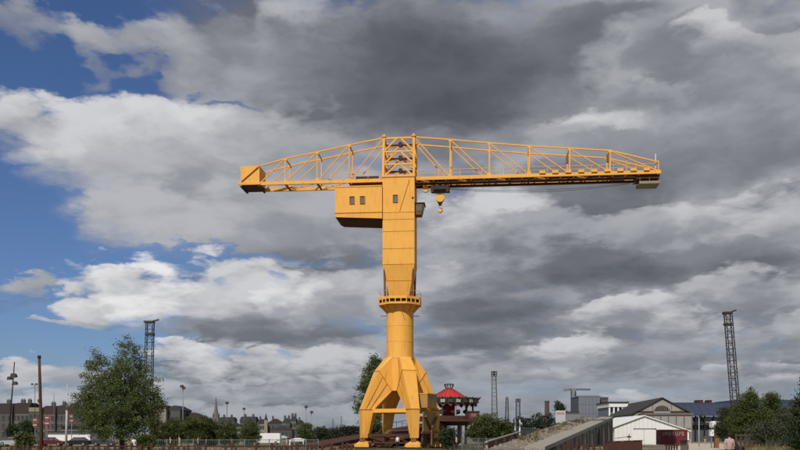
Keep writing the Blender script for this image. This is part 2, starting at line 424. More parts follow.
for k in range(4):
    mk = PM @ Matrix.Rotation(R(90 * k), 4, 'Z')
    leg = MB(mk).loft([leg_ring(n) for n in ('foot', 'knee', 'shoulder', 'neck')]).build('leg', YEL, CR)
    for n in ('knee',):                      # bolted joint
        r0 = leg_ring(n, .045); MB(mk).loft([[(p[0], p[1], p[2] - .055) for p in r0], [(p[0], p[1], p[2] + .055) for p in r0]]).build('flange', FLANGE, leg)
    # creases and plate joints stand a little proud of the faces
    sh_c, sh_m, kn_c, kn_m, fo_c = (1.69, 3.05, 10.2), (.36, 1.80, 7.6), (3.5, 4.32, 5.1), (2.25, 3.4, 5.1), (3.6, 4.22, 1.95)
    def proud(p, swap): p = (p[0] - .012, p[1] + .025, p[2]); return (p[1], p[0], p[2]) if swap else p
    for sw in (False, True):
        MB(mk).bar(proud(sh_c, sw), proud(sh_m, sw), .07, .05).build('shoulder_joint', FLANGE, leg)
        for f in (.36, .7): MB(mk).bar(proud(lerp(sh_m, sh_c, f), sw), proud(lerp(kn_m, kn_c, f), sw), .06, .04).build('plate_joint', FLANGE, leg)
        MB(mk).bar(proud(lerp(sh_m, sh_c, .55), sw), proud((.6, 1.86, 11.9), sw), .05, .04).build('plate_joint', FLANGE, leg)
    MB(mk).bar((1.69, 3.07, 10.2), (3.07, 1.69, 10.2), .08, .05).build('shoulder_joint', FLANGE, leg)
    # foot and travelling gear
    h, w = 4.22, 3.05
    cx, cy = (h + w) / 2, (h + w) / 2
    MB(mk).box(cx - .36, cx + .36, cy - .36, cy + .36, .9, 1.42).build('foot_plate', RUST_O, leg)
    mb = MB(PM @ Matrix.Translation(PM.inverted() @ (mk @ Vector((cx, cy, 0)))))
    bog = mb.prism([(-.82, .42), (.82, .42), (.82, .72), (.45, .98), (-.45, .98), (-.82, .72)], -.32, .32).build('bogie', YEL, CR)
    for sx in (-.48, .48):
        mb2 = MB(mb.m4); mb2.disc((sx, 0, .36), (0, 1, 0), .36, .5, 18).build('wheel', DKSTEEL, bog)
        mb2 = MB(mb.m4); mb2.box(sx - .5, sx + .5, -.42, -.33, .2, .62).build('axle_box', YEL2, bog)
    mb2 = MB(mb.m4)
    for s_ in range(2): mb2.box(-1.04 - .18 * s_, -.84 - .18 * s_, -.3, .3, .25, .72 - .17 * s_)
    mb2.build('buffer', YEL2, bog)
    # tie beam to the next leg
    MB(mk).box(-2.45, 2.45, 3.1, 3.5, 4.7, 5.2).build('tie_beam', YEL, CR)
    mbt = MB(mk)
    mbt.bar((-3.1, 3.55, 1.75), (3.1, 3.55, 1.75), .3, .35); mbt.build('lower_beam', RUST, CR)
    mbt = MB(mk)
    mbt.bar((-2.9, 3.7, 1.6), (0, 3.7, .7), .14); mbt.bar((2.9, 3.7, 1.6), (0, 3.7, .7), .14); mbt.bar((-2.9, 3.7, .75), (2.9, 3.7, .75), .16)
    mbt.build('lower_bracing', RUST, CR)
# rails the crane stands on
for s in (-1, 1):
    rl = MB(PM); rl.box(-26, 26, s*3.71 - .07, s*3.71 + .07, 0.004, .13)
    o = rl.build('crane_rail', DKSTEEL); o.location = (0, 120, 0)
    tag(o, 'steel rail under the yellow crane legs on the ' + ('post fence' if s < 0 else 'launching ramp') + ' side', 'rail', 'rails of the yellow crane')
# plant boxes on the right-hand side of the portal
mh = MB(PM).box(3.5, 4.78, -2.0, 1.25, 5.32, 7.1).build('switch_cabin', TAN, CR)
MB(PM).box(3.44, 4.84, -2.06, 1.31, 7.1, 7.2).build('cabin_roof', YEL2, mh)
MB(PM).box(4.78, 4.8, -.1, -.03, 5.4, 7.05).build('door_joint', FLANGE, mh)
pn = MB(PM).box(4.18, 4.3, -2.3, 2.3, 2.15, 4.76)
pn.build('side_panel', TAN, CR)
sb = MB(PM)
sb.bar((4.5, -2.0, 4.2), (4.5, 0, 2.6), .26, .2); sb.bar((4.5, 2.0, 4.2), (4.5, 0, 2.6), .26, .2); sb.bar((4.5, 0, 2.75), (4.5, 0, .5), .34, .3)
sb.bar((4.45, -3.2, 2.12), (4.45, 3.2, 2.12), .2, .25)
sb.build('strut_frame', RUST_O, CR)
rb = MB(PM); rb.disc((4.3, -1.9, 1.0), (1, 0, 0), .85, .3, 20); rb.build('cable_reel', RUST, CR)
rb = MB(PM); rb.disc((-1.4, -3.4, 1.05), (0, 1, 0), .8, .4, 20); rb.build('cable_reel', RUST, CR)
st = MB(PM)
for i in range(9): st.box(-2.9 + .3*i, -2.55 + .3*i, -3.1, -2.4, .25 + .24*i, .3 + .24*i)
st.bar((-2.95, -3.1, .2), (-.2, -3.1, 2.4), .06, .22); st.bar((-2.95, -2.4, .2), (-.2, -2.4, 2.4), .06, .22); st.bar((-2.9, -3.1, 1.2), (-.2, -3.1, 3.4), .05)
st.build('access_stair', RUST_O, CR)
MB(PM).box(-.2, 3.0, -3.15, -2.3, 2.36, 2.44).build('stair_landing', RUST_O, CR)
# column and balcony
colm = MB().lathe([(1.84, 11.9), (1.84, 12.1), (1.80, 12.4), (1.80, 18.1), (1.95, 18.35), (2.3, 18.92)], 40).build('column', YEL, CR, True); auto_smooth(colm, 30)
for z in (14.1, 16.2): MB().lathe([(1.80, z), (1.822, z + .01), (1.822, z + .06), (1.80, z + .07)], 40, caps=False).build('ring_joint', YEL2, colm)
for k in range(12):
    a = 2*math.pi*k/12 + .2; ca, sa = math.cos(a), math.sin(a)
    b = MB(Matrix.Rotation(a, 4, 'Z')); b.put([(1.85,-.04,18.0),(2.75,-.04,18.93),(1.85,-.04,18.93),(1.85,.04,18.0),(2.75,.04,18.93),(1.85,.04,18.93)], [(0,1,2),(5,4,3),(0,3,4,1),(1,4,5,2),(2,5,3,0)])
    b.build('bracket', YEL2, colm)
for x0 in (-2.55, 1.75):
    MB().bar((x0, -.6, 17.55), (x0 + .8, -.6, 17.55), .07).build('lamp_bracket', DKSTEEL, colm)
MB().bar((.25, -1.86, 18.0), (.62, -1.80, 17.0), .07).build('grab_bar', FLANGE, colm)
OCT = .5
bal = MB(UM).lathe([(2.98, 18.94), (2.98, 19.2)], 8, phase=OCT).build('balcony', YEL, CR)
def ring8(r0, r1, z0, z1):
    return MB(UM).lathe([(r0, z0), (r1, z0), (r1, z1), (r0, z1), (r0, z0)], 8, caps=False, phase=OCT)
ring8(2.86, 2.99, 19.62, 19.98).build('parapet_band', YEL, bal)
ring8(2.60, 2.66, 19.2, 19.9).build('inner_band', RUST, bal)
for k in range(8):
    for t in (0, .34, .67):
        a0, a1 = 2*math.pi*(k+OCT)/8, 2*math.pi*(k+1+OCT)/8
        x = 2.92*(math.cos(a0)*(1-t)+math.cos(a1)*t); y = 2.92*(math.sin(a0)*(1-t)+math.sin(a1)*t)
        MB(UM).box(x-.06, x+.06, y-.06, y+.06, 19.2, 19.62).build('post', YEL2, bal)
for k in range(8):
    a = 2*math.pi*(k+OCT)/8; MB(UM).bar((2.92*math.cos(a), 2.92*math.sin(a), 19.98), (2.92*math.cos(a), 2.92*math.sin(a), 20.75), .05).build('rail_post', YEL2, bal)
ring8(2.89, 2.94, 20.7, 20.75).build('hand_rail', YEL2, bal)
# tower
zs = [19.75, 22.05, 24.15, 26.2, 28.46, 30.03, 30.94, 35.6]
def hw(z): return 2.1 if z >= 24.15 else 1.25 + (z - 19.75) / 4.4 * .85
core = MB(UM).loft([[(sx*(q-.05), sy*(q-.05), z) for sx, sy in ((-1,-1),(1,-1),(1,1),(-1,1))] for z, q in ((19.2, 1.25), (19.75, 1.25), (24.15, 2.1), (35.62, 2.1))]).build('tower', FLANGE, CR)
for k in range(4):
    mk = UM @ Matrix.Rotation(R(90*k), 4, 'Z')
    for a, b in zip(zs, zs[1:]):
        ha, hb = hw(a), hw(b); e = .03
        MB(mk).put([(-ha,-ha,a+e),(ha,-ha,a+e),(hb,-hb,b-e),(-hb,-hb,b-e),(-ha+.05,-ha+.06,a+e),(ha-.05,-ha+.06,a+e),(hb-.05,-hb+.06,b-e),(-hb+.05,-hb+.06,b-e)],
                   [(0,1,2,3),(7,6,5,4),(0,4,5,1),(1,5,6,2),(2,6,7,3),(3,7,4,0)]).build('plate', YEL, core)
    MB(mk).bar((1.78, -1.78, 19.25), (1.9, -1.9, 24.2), .2).build('corner_post', RUST_O, core)
MB(UM).bar((1.45, -2.14, 35.2), (.15, -2.14, 31.1), .07, .05).build('conduit', FLANGE, core)
MB(UM).box(1.75, 2.0, -2.2, -2.1, 32.75, 32.9).build('junction_box', RUST, core)
def hatch(cx, z0, z1, yf, parent, w=.52):
    MB(UM).box(cx - w/2, cx + w/2, yf - .04, yf + .02, z0, z1).build('window', GREYWIN, parent)
    f = MB(UM)
    for a in ((cx-w/2-.07, cx-w/2, z0-.07, z1+.07), (cx+w/2, cx+w/2+.07, z0-.07, z1+.07), (cx-w/2, cx+w/2, z1, z1+.07), (cx-w/2, cx+w/2, z0-.07, z0)):
        f.box(a[0], a[1], yf - .14, yf + .02, a[2], a[3])
    f.build('window_frame', FLANGE, parent)
hatch(-.42, 32.35, 33.2, -2.1, core)
# machine house
MHX0, MHX1 = -8.35, -2.13
house = MB(UM).loft([[(MHX0+.02, -2.38, 30.45), (MHX1, -2.38, 30.15), (MHX1, 2.38, 30.15), (MHX0+.02, 2.38, 30.45)],
                     [(MHX0, -2.4, 30.95), (MHX1, -2.4, 30.95), (MHX1, 2.4, 30.95), (MHX0, 2.4, 30.95)],
                     [(MHX0, -2.4, 34.35), (MHX1, -2.4, 34.35), (MHX1, 2.4, 34.35), (MHX0, 2.4, 34.35)]]).build('machine_house', YEL, CR)
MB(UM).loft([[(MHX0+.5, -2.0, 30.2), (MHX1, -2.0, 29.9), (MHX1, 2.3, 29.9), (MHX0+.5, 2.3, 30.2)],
             [(MHX0+.04, -2.34, 30.44), (MHX1, -2.34, 30.14), (MHX1, 2.36, 30.14), (MHX0+.04, 2.36, 30.44)]]).build('shaded_underside', RUST, house)  # shade beneath the house put into the colour: separate dark brown piece
MB(UM).box(MHX0-.05, MHX1, -2.45, 2.45, 30.92, 31.0).build('seam', FLANGE, house)
MB(UM).box(MHX0-.06, MHX1, -2.46, 2.46, 34.35, 34.5).build('roof_edge', YEL2, house)
for cx in (-6.1, -4.72): hatch(cx, 32.2, 33.05, -2.4, house)
# head frame
HZ = [35.66, 37.35, 39.05, 40.85]
hp = lambda z: 2.1 - (z - 35.66) * .02
head = MB(UM).box(-2.2, 2.2, -2.2, 2.2, 35.6, 35.86).build('head_frame', YEL, CR)
for sx in (-1, 1):
    for sy in (-1, 1):
        MB(UM).bar((sx*2.0, sy*1.95, 35.86), (sx*1.95, sy*1.6, 41.0), .31).build('post', YEL, head)
        MB(UM).box(sx*1.95-.27, sx*1.95+.27, sy*1.6-.27, sy*1.6+.27, 41.0, 41.16).build('post_cap', YEL2, head)
def yy(z): return 1.95 - (z - 35.86) * .35 / 5.14
for i, (a, b) in enumerate(zip(HZ, HZ[1:])):
    for sy in (-1, 1):
        MB(UM).bar((-1.9, sy*yy(b), b), (1.9, sy*yy(b), b), .2, .24).build('cross_bar', YEL2, head)
        for sx in (-1, 1):
            MB(UM).bar((sx*1.8, sy*yy(a+.2), a + .2), (sx*.35, sy*yy(b-.1), b - .12), .2, .2).build('brace', YEL2, head)
    for sx in (-1, 1):
        MB(UM).bar((sx*1.95, -yy(b), b), (sx*1.95, yy(b), b), .18, .22).build('cross_bar', YEL2, head)
        MB(UM).bar((sx*1.95, -yy(a+.1), a+.1), (sx*1.95, yy(b-.1), b-.1), .14).build('brace', YEL2, head)
    MB(UM).disc((.1, -.2, b - .42), (0, 1, 0), .3, .5, 18).build('sheave', RUST, head)
    MB(UM).bar((-1.75, -.2, b - .5), (1.75, -.2, b - .5), .3, .16).build('sheave_beam', RUST, head)
# trusses
YW = 1.55
def truss(name, nodes, zup, zlo, x_end, tip_up):
    """two-plane lattice arm; nodes from the head outwards"""
    sgn = 1 if x_end > 0 else -1
    g0 = MB(UM)
    low = MB(UM).box(min(2.1*sgn, x_end), max(2.1*sgn, x_end), -YW-.16, -YW+.16, zlo-.22, zlo+.22).build(name, YEL, CR)
    MB(UM).box(min(2.1*sgn, x_end), max(2.1*sgn, x_end), YW-.16, YW+.16, zlo-.22, zlo+.22).build('lower_chord', YEL2, low)
    for sy in (-1, 1):
        pts = [(x, sy*YW, zup(x)) for x in [nodes[0]] + nodes[1:]] + [tip_up(sy)]
        for p, q in zip(pts, pts[1:]): MB(UM).bar(p, q, .165, .165).build('upper_chord', YEL2, low)
        for i, x in enumerate(nodes[1:]):
            MB(UM).bar((x, sy*YW, zlo + .2), (x, sy*YW, zup(x)), .175 if sgn > 0 else .14).build('upright', YEL2, low)
        for a, b in zip(nodes, nodes[1:] + [tip_up(sy)[0]]):
            zt = zup(a)
            MB(UM).bar((a + .1*sgn, sy*YW, zt - .1), (b - .1*sgn, sy*YW, zlo + .2), .115).build('diagonal', YEL2, low)
    for x in nodes[1:]:
        for sy in (-1, 1):
            for zg in (zup(x) - .12, zlo + .36): MB(UM).box(x-.22, x+.22, sy*YW-.095, sy*YW+.095, zg-.15, zg+.15).build('gusset', YEL2, low)
        MB(UM).bar((x, -YW, zup(x)), (x, YW, zup(x)), .15).build('top_strut', YEL2, low)
    for a, b in zip(nodes, nodes[1:]):
        MB(UM).bar((a, -YW, zlo-.1), (b, YW, zlo-.1), .12).build('wind_brace', YEL2, low)
        MB(UM).bar((b, -YW, zlo-.12), (b, YW, zlo-.12), .2).build('cross_beam', RUST_O, low)
    return low
RN = [2.0, 6.75, 11.85, 17.0, 22.15, 27.3]
zr = lambda x: float(np.interp(x, [2, 6.75, 11.85, 17, 22.15, 27.3, 34.2], [40.95, 40.45, 39.85, 39.3, 38.85, 38.4, 37.05]))
jib = truss('jib', RN, zr, 35.45, 33.7, lambda sy: (33.4, sy*YW, 36.75))
for x in (33.4,):
    for sy in (-1, 1): MB(UM).bar((x, sy*YW, 35.6), (x, sy*YW, 36.9), .12).build('upright', YEL2, jib)
LN = [-2.0, -6.6, -10.9, -15.2]
zl = lambda x: float(np.interp(-x, [2, 6.6, 10.9, 15.2, 18.6], [40.95, 40.15, 39.35, 38.6, 37.95]))
cj = truss('counter_jib', LN, zl, 35.35, -18.7, lambda sy: (-18.6, sy*YW, 37.75))
# girder details of the jib
for sy in (-.75, .75):
    MB(UM).box(2.1, 31.0, sy-.1, sy+.1, 34.80, 34.86).build('trolley_rail', RUST_O, jib)
    MB(UM).box(2.1, 31.0, sy-.04, sy+.04, 34.86, 35.12).build('rail_web', RUST, jib)
for i in range(18):
    x = 2.9 + i*1.65
    MB(UM).bar((x, -YW, 35.18), (x, YW, 35.18), .16, .14).build('cross_beam', YEL2, jib)
for i in range(9):
    x = 18.3 + i*1.65
    MB(UM).box(x, x + .75, -YW-.34, -YW-.17, 35.62, 35.98).build('bracket_plate', YEL, jib)
MB(UM).box(2.3, 33.5, -.55, .55, 35.52, 35.58).build('walkway', RUST, jib)
def rail(x0, x1, y, z, par, step=2.0, h=.95):
    MB(UM).bar((x0, y, z+h), (x1, y, z+h), .05).build('hand_rail', YEL2, par)
    MB(UM).bar((x0, y, z+h*.55), (x1, y, z+h*.55), .035).build('hand_rail', YEL2, par)
    n = max(2, int(abs(x1-x0)/step))
    for i in range(n+1):
        x = x0 + (x1-x0)*i/n
        MB(UM).bar((x, y, z), (x, y, z+h), .05).build('rail_post', YEL2, par)
rail(2.4, 33.4, -YW+.1, 35.67, jib, 2.6)
rail(-2.4, -9.0, -YW-.3, 35.5, cj, 1.6)
for x in (22.15, 27.3):                     # lamps on the uprights
    MB(UM).box(x-.42, x-.14, -YW-.2, -YW+.2, 36.9, 37.9).build('lamp_housing', RUST_O, jib)
# tip of the jib
MB(UM).box(30.6, 33.6, -YW+.2, YW-.2, 34.75, 35.2).build('tip_girder', RUST, jib)
TIPM = mat('tan_grey_plate', (.26, .22, .16), .7, .15, 1.5)
bsk = MB(UM).box(31.0, 33.6, -1.5, 1.1, 34.05, 34.13).build('tip_platform', TIPM, CR)
for y in (-1.5, 1.06): MB(UM).box(31.0, 33.6, y, y+.04, 34.13, 34.38).build('toe_plate', TIPM, bsk)
MB(UM).box(33.56, 33.6, -1.46, 1.06, 34.13, 34.38).build('toe_plate', TIPM, bsk)
for x in (31.1, 32.3, 33.5):
    for y in (-1.4, 1.0): MB(UM).bar((x, y, 34.1), (x, y, 34.9), .07).build('hanger', RUST_O, bsk)
MB(UM).bar((33.1, -1.2, 35.6), (33.1, -1.2, 37.9), .09).build('aerial', WHITE, jib)
MB(UM).bar((29.4, -1.4, 35.6), (29.4, -1.4, 37.9), .08).build('aerial', YEL2, jib)
for sx in (-1.95, 1.95): MB(UM).bar((sx, -1.6, 41.1), (sx, -1.6, 41.4), .18).build('beacon', YEL2, head)
# trolley, hook
tr = MB(UM).box(4.15, 6.6, -1.05, 1.05, 34.15, 34.66).build('trolley', DKSTEEL, CR)
for x in (4.2, 6.2): MB(UM).box(x, x+.35, -1.15, -1.0, 33.75, 34.9).build('trolley_arm', RUST, tr)
for x in (4.5, 5.4, 6.2): MB(UM).disc((x, -.95, 34.72), (0, 1, 0), .2, .12, 12).build('trolley_wheel', RUST, tr)
MB(UM).box(4.3, 6.5, -.95, -.9, 36.4, 36.45).build('trolley_rail_hoop', YEL2, tr)
hx, hz_ = 5.35, 33.2
hk = MB(UM).disc((hx, -.15, hz_), (0, 1, 0), .58, .62, 24).build('hook_block', YEL, CR)
for sx in (-.45, .45): MB(UM).tube([(hx+sx, -.15, hz_), (hx+sx, -.15, 34.2)], .035, 6).build('hoist_rope', STEEL, hk)
MB(UM).loft([[(hx-.36,-.4,hz_-.45),(hx+.36,-.4,hz_-.45),(hx+.36,.1,hz_-.45),(hx-.36,.1,hz_-.45)][::-1], [(hx-.16,-.3,hz_-1.0),(hx+.16,-.3,hz_-1.0),(hx+.16,0,hz_-1.0),(hx-.16,0,hz_-1.0)][::-1]]).build('hook_collar', DKSTEEL, hk)
MB(UM).tube([(hx, -.15, hz_-.9), (hx, -.15, hz_-1.15), (hx+.22, -.15, hz_-1.35), (hx+.27, -.15, hz_-1.62), (hx+.05, -.15, hz_-1.86), (hx-.22, -.15, hz_-1.74), (hx-.28, -.15, hz_-1.5)], [.12,.13,.15,.17,.17,.13,.06], 10).build('hook', YEL2, hk)
MB(UM).disc((3.45, -.5, 34.35), (0, 1, 0), .45, .4, 18).build('guide_pulley', YEL2, jib)
for k, sg in enumerate((.75, .95)):
    pts = [(6.6 + (31.2-6.6)*t, -.3 + .3*k, 34.4 + .2*t - sg*4*t*(1-t)*.8) for t in np.linspace(0, 1, 16)]
    MB(UM).tube(pts, .028, 5).build('trolley_rope', STEEL, jib)
# operator's cab
cab = MB(UM).loft([[(2.12,-1.55,30.75),(2.95,-1.5,30.75),(2.95,.15,30.75),(2.12,.2,30.75)], [(2.12,-1.7,32.15),(3.3,-1.7,32.15),(3.3,.35,32.15),(2.12,.35,32.15)]]).build('operator_cab', RUST_O, CR)
MB(UM).box(2.12, 3.42, -1.82, .45, 32.15, 32.28).build('cab_roof', RUST, cab)
MB(UM).put([(2.35,-1.63,31.15),(2.95,-1.63,31.15),(3.1,-1.74,32.05),(2.35,-1.74,32.05)], [(0,1,2,3)]).build('cab_window', GREYWIN, cab)
MB(UM).put([(3.12,-1.3,31.3),(3.12,0,31.3),(3.32,.15,32.05),(3.32,-1.45,32.05)], [(0,1,2,3)]).build('cab_window', GREYWIN, cab)
# counterweight and winch
cw = MB(UM).box(-21.25, -18.7, -1.65, 1.65, 35.5, 37.75).build('counterweight', YEL, CR)
MB(UM).bar((-21.15, -1.7, 35.65), (-18.8, -1.7, 37.6), .2, .1).build('brace', FLANGE, cw)
for y in (-1.68, 1.68): MB(UM).box(-21.6, -18.5, y-.12, y+.12, 35.2, 35.5).build('frame_beam', YEL2, cw)
MB(UM).box(-21.15, -18.8, -1.55, 1.55, 35.1, 35.4).build('underframe', RUST, cw)
for x in (-21.2, -18.8): MB(UM).box(x-.12, x+.12, -1.7, 1.7, 34.95, 35.1).build('underframe', RUST, cw)
MB(UM).bar((-18.65, -1.55, 37.7), (-18.8, -1.55, 38.2), .25, .1).build('lug', YEL2, cw)
MB(UM).box(-6.3, -2.3, -1.35, 1.35, 34.55, 35.5).build('winch_frame', RUST, CR)
MB(UM).disc((-4.3, -.8, 35.6), (1, 0, 0), .55, 3.0, 18).build('winch_drum', RUST, CR)

# ------------------------------------------------------------------ vegetation
OLIVE = leaf_mat('leaf_poplar', (0.036, 0.054, 0.018), (0.175, 0.210, 0.078), .36)
GREEN = leaf_mat('leaf_green', (0.030, 0.046, 0.013), (0.135, 0.155, 0.050), .32)
DARKG = leaf_mat('leaf_dark', (0.016, 0.026, 0.012), (0.062, 0.078, 0.034), 0.2)
GREYG = leaf_mat('leaf_grey', (0.035, 0.045, 0.026), (0.115, 0.125, 0.075))
DRY = leaf_mat('dry_grass', (0.10, 0.085, 0.035), (0.36, 0.29, 0.14), 0.3)
FARG = leaf_mat('leaf_far', (0.016, 0.022, 0.013), (0.040, 0.048, 0.026), 0.1)

def leaves(lobes, n_clump, per, spread, size, seed, droop=0.0):
    """leaf quads in clumps through ellipsoid lobes (x,y,z,rx,ry,rz); returns verts, faces and clump centres"""
    r = np.random.default_rng(seed)
    L = np.array(lobes, float)
    wgt = (L[:,3]*L[:,4]*L[:,5]) ** 0.75; wgt /= wgt.sum()
    idx = r.choice(len(L), n_clump, p=wgt)
    d = r.normal(size=(n_clump, 3)); d /= np.linalg.norm(d, axis=1)[:,None]
    rad = r.uniform(0.12, 1.0, n_clump) ** 0.5 * r.uniform(0.86, 1.12, n_clump)
    cc = L[idx,:3] + d * L[idx,3:6] * rad[:,None]
    cs = spread * r.uniform(0.55, 1.35, n_clump)
    cnt = np.maximum(6, (per * (cs / spread) ** 2).astype(int))
    k = np.repeat(np.arange(n_clump), cnt); n = len(k)
    pos = cc[k] + r.normal(size=(n,3)) * cs[k][:,None] * np.array([.62,.62,.45])
    pos[:,2] -= droop * r.random(n)
    pos[:,2] = np.maximum(pos[:,2], 0.05)
    a = r.normal(size=(n,3)); a /= np.linalg.norm(a, axis=1)[:,None]
    b = np.cross(a, r.normal(size=(n,3))); b /= np.linalg.norm(b, axis=1)[:,None]
    s = (size * r.uniform(0.6, 1.4, n))[:,None]
    a *= s * .5; b *= s * .30
    v = np.stack([pos - a, pos + b, pos + a, pos - b], 1).reshape(-1, 3)
    return v, cc
def quad_mesh(name, v, m, parent=None, kind=None):
    me = bpy.data.meshes.new(name); nv = len(v); nq = nv // 4
    me.vertices.add(nv); me.vertices.foreach_set('co', np.ascontiguousarray(v, dtype=np.float32).ravel())
    me.loops.add(nv); me.loops.foreach_set('vertex_index', np.arange(nv, dtype=np.int32))
    me.polygons.add(nq); me.polygons.foreach_set('loop_start', np.arange(0, nv, 4, dtype=np.int32))
    me.update(calc_edges=True); me.materials.append(m)
    o = bpy.data.objects.new(name, me); COL.objects.link(o); o.parent = parent
    if kind: o['kind'] = kind
    return o
def tree(name, label, cat, base, lobes, m, n_clump, per, spread, size, seed, trunk_r=.2, trunk_h=None, group=None, stems=1, limbs=12, droop=0.0):
    """lobes are relative to the base; trunk > limbs reach into the crown"""
    root = thing(name, label, cat, base, 0, group)
    v, cc = leaves(lobes, n_clump, per, spread, size, seed, droop)
    quad_mesh('crown' if trunk_h else 'foliage', v, m, root)
    r = random.Random(seed); mb = MB()
    top = max(l[2] + l[5] * .55 for l in lobes)
    th = trunk_h or top * .5
    for s in range(stems):
        ox, oy = (r.uniform(-.5, .5), r.uniform(-.4, .4)) if stems > 1 else (0, 0)
        cx = float(np.mean([l[0] for l in lobes])) if stems == 1 else ox * 2
        pts, rads = [], []
        for i in range(7):
            t = i / 6
            pts.append((ox + cx * t * .7 + r.uniform(-.08, .08) * t * th * .2, oy + r.uniform(-.06, .06) * t * th * .2, max(-.15, t * top * .82 - .15 * (i == 0))))
            rads.append(trunk_r * (1.25 if i == 0 else 1) * (1 - t * .82))
        mb.tube(pts, rads, 8)
        for j in range(limbs // stems):
            q = cc[r.randrange(len(cc))]; t = r.uniform(.22, .75); k = t * 6; i = int(k)
            p = Vector(pts[i]).lerp(Vector(pts[min(i+1, 6)]), k - i)
            q = Vector(q); q.z = max(q.z, p.z + .15)
            mid = p.lerp(q, .5) + Vector((0, 0, -.06 * (q - p).length))
            mb.tube([p, mid, q], [trunk_r * (1 - t) * .5 + .015, trunk_r * .22 + .01, .012], 5)
    mb.build('trunk' if trunk_h else 'stem', BARK, root, True)
    return root
def lob(base, px, py, rxp, ryp, d, dy=0.0, depth=None):
    """a crown lobe seen at px,py with pixel radii, at the tree's own distance"""
    c = at(px, py, d); s = d / FPX
    return (c.x - base[0], dy, c.z - base[2], rxp*s, depth or rxp*s*.9, ryp*s)

def grass(name, x_of, d0, d1, n, h0, h1, m, label, seed, cat='grass'):
    r = np.random.default_rng(seed); dd = r.uniform(d0, d1, n)
    lo, hi = x_of(dd); xx = lo + (hi - lo) * r.random(n)
    tuft = np.sin(xx * 1.7 + np.cos(dd * .9) * 2) * np.cos(dd * 1.3 + xx * .4)
    h = (h0 + (h1 - h0) * r.random(n) ** 1.5) * (0.75 + .35 * tuft)
    lean = r.normal(size=(n,2)) * .22 * h[:,None]; w = r.uniform(.015, .045, n); a = r.uniform(0, math.pi, n)
    base = np.stack([xx, dd, np.zeros(n)], 1); sd = np.stack([np.cos(a)*w, np.sin(a)*w, np.zeros(n)], 1)
    mid = base + np.stack([lean[:,0]*.4, lean[:,1]*.4, h*.6], 1); top = base + np.stack([lean[:,0], lean[:,1], h], 1)
    v = np.stack([base - sd, base + sd, mid + sd*.7, mid - sd*.7, mid - sd*.7, mid + sd*.7, top + sd*.1, top - sd*.1], 1).reshape(-1, 3)
    o = quad_mesh(name, v, m, None, 'stuff'); o['label'] = label; o['category'] = cat
    return o

# big poplar by the left quay
B = (X(122, 108), 108, 0)
tree('poplar_tree', 'large dark olive tree with two rounded tops beside the brown pole', 'tree', B,
     [lob(B, 128, 372, 21, 34, 108), lob(B, 98, 384, 19, 27, 108, .6), lob(B, 120, 405, 38, 30, 108), lob(B, 147, 398, 18, 24, 108, -.5), lob(B, 88, 408, 17, 24, 108), lob(B, 118, 425, 40, 16, 108), lob(B, 128, 347, 8, 10, 108), lob(B, 96, 361, 8, 10, 108), lob(B, 156, 407, 11, 14, 108)],
     OLIVE, 900, 80, .47, .175, 11, .30, 4.0, limbs=30)
# poplar behind the crane
B = (X(372, 140), 140, 0)
tree('poplar_tree', 'slim ragged tree half hidden behind the left leg of the yellow crane', 'tree', B,
     [lob(B, 376, 372, 9, 20, 140), lob(B, 369, 380, 9, 14, 140), lob(B, 360, 395, 6, 13, 140), lob(B, 380, 398, 14, 22, 140), lob(B, 358, 408, 5, 6, 140), lob(B, 372, 425, 12, 10, 140)],
     OLIVE, 380, 60, .55, .22, 12, .25, 4.0, limbs=18)
# trees beside the path
TR = [
 (752, 98, [(750, 412, 14, 20), (748, 398, 7, 9), (742, 424, 14, 14), (760, 424, 12, 14)], GREEN, 'bushy green tree with pointed top between the white sculpture and the grassy verge', 260),
 (728, 104, [(729, 418, 10, 11), (724, 428, 9, 10), (735, 430, 9, 8)], DARKG, 'low dark rounded tree overhanging the white sculpture by the path', 170),
 (774, 100, [(772, 412, 9, 16), (770, 399, 5, 7), (780, 422, 11, 14)], GREEN, 'narrow twin-topped green tree left of the tall dark conifer', 190),
 (790, 92, [(790, 424, 13, 16), (800, 420, 12, 14)], GREYG, 'grey-green willow bush below the tall dark conifer', 180),
 (766, 90, [(764, 432, 14, 9), (778, 434, 12, 8)], GREYG, 'low grey-green bush rising from the dry grass', 150),
]
for i, (px, d, ls, m, lab, nc) in enumerate(TR):
    B = (X(px, d), d, 0)
    tree('young_tree', lab, 'tree', B, [lob(B, *l, d, .3 * (-1) ** k) for k, l in enumerate(ls)], m, int(nc*1.6), 66, .40, .155, 30 + i, .13, 2.0 if i < 3 else None, limbs=14)
B = (X(812, 66), 66, 0)
tree('conifer_tree', 'tall dark conifer with drooping branches at the end of the verge', 'tree', B,
     [lob(B, 812, 384, 8, 18, 66), lob(B, 810, 402, 17, 14, 66), lob(B, 808, 420, 22, 16, 66), lob(B, 812, 438, 26, 14, 66), lob(B, 800, 412, 9, 8, 66)], DARKG, 420, 52, .34, .15, 44, .2, 3.0, limbs=26, droop=.4)
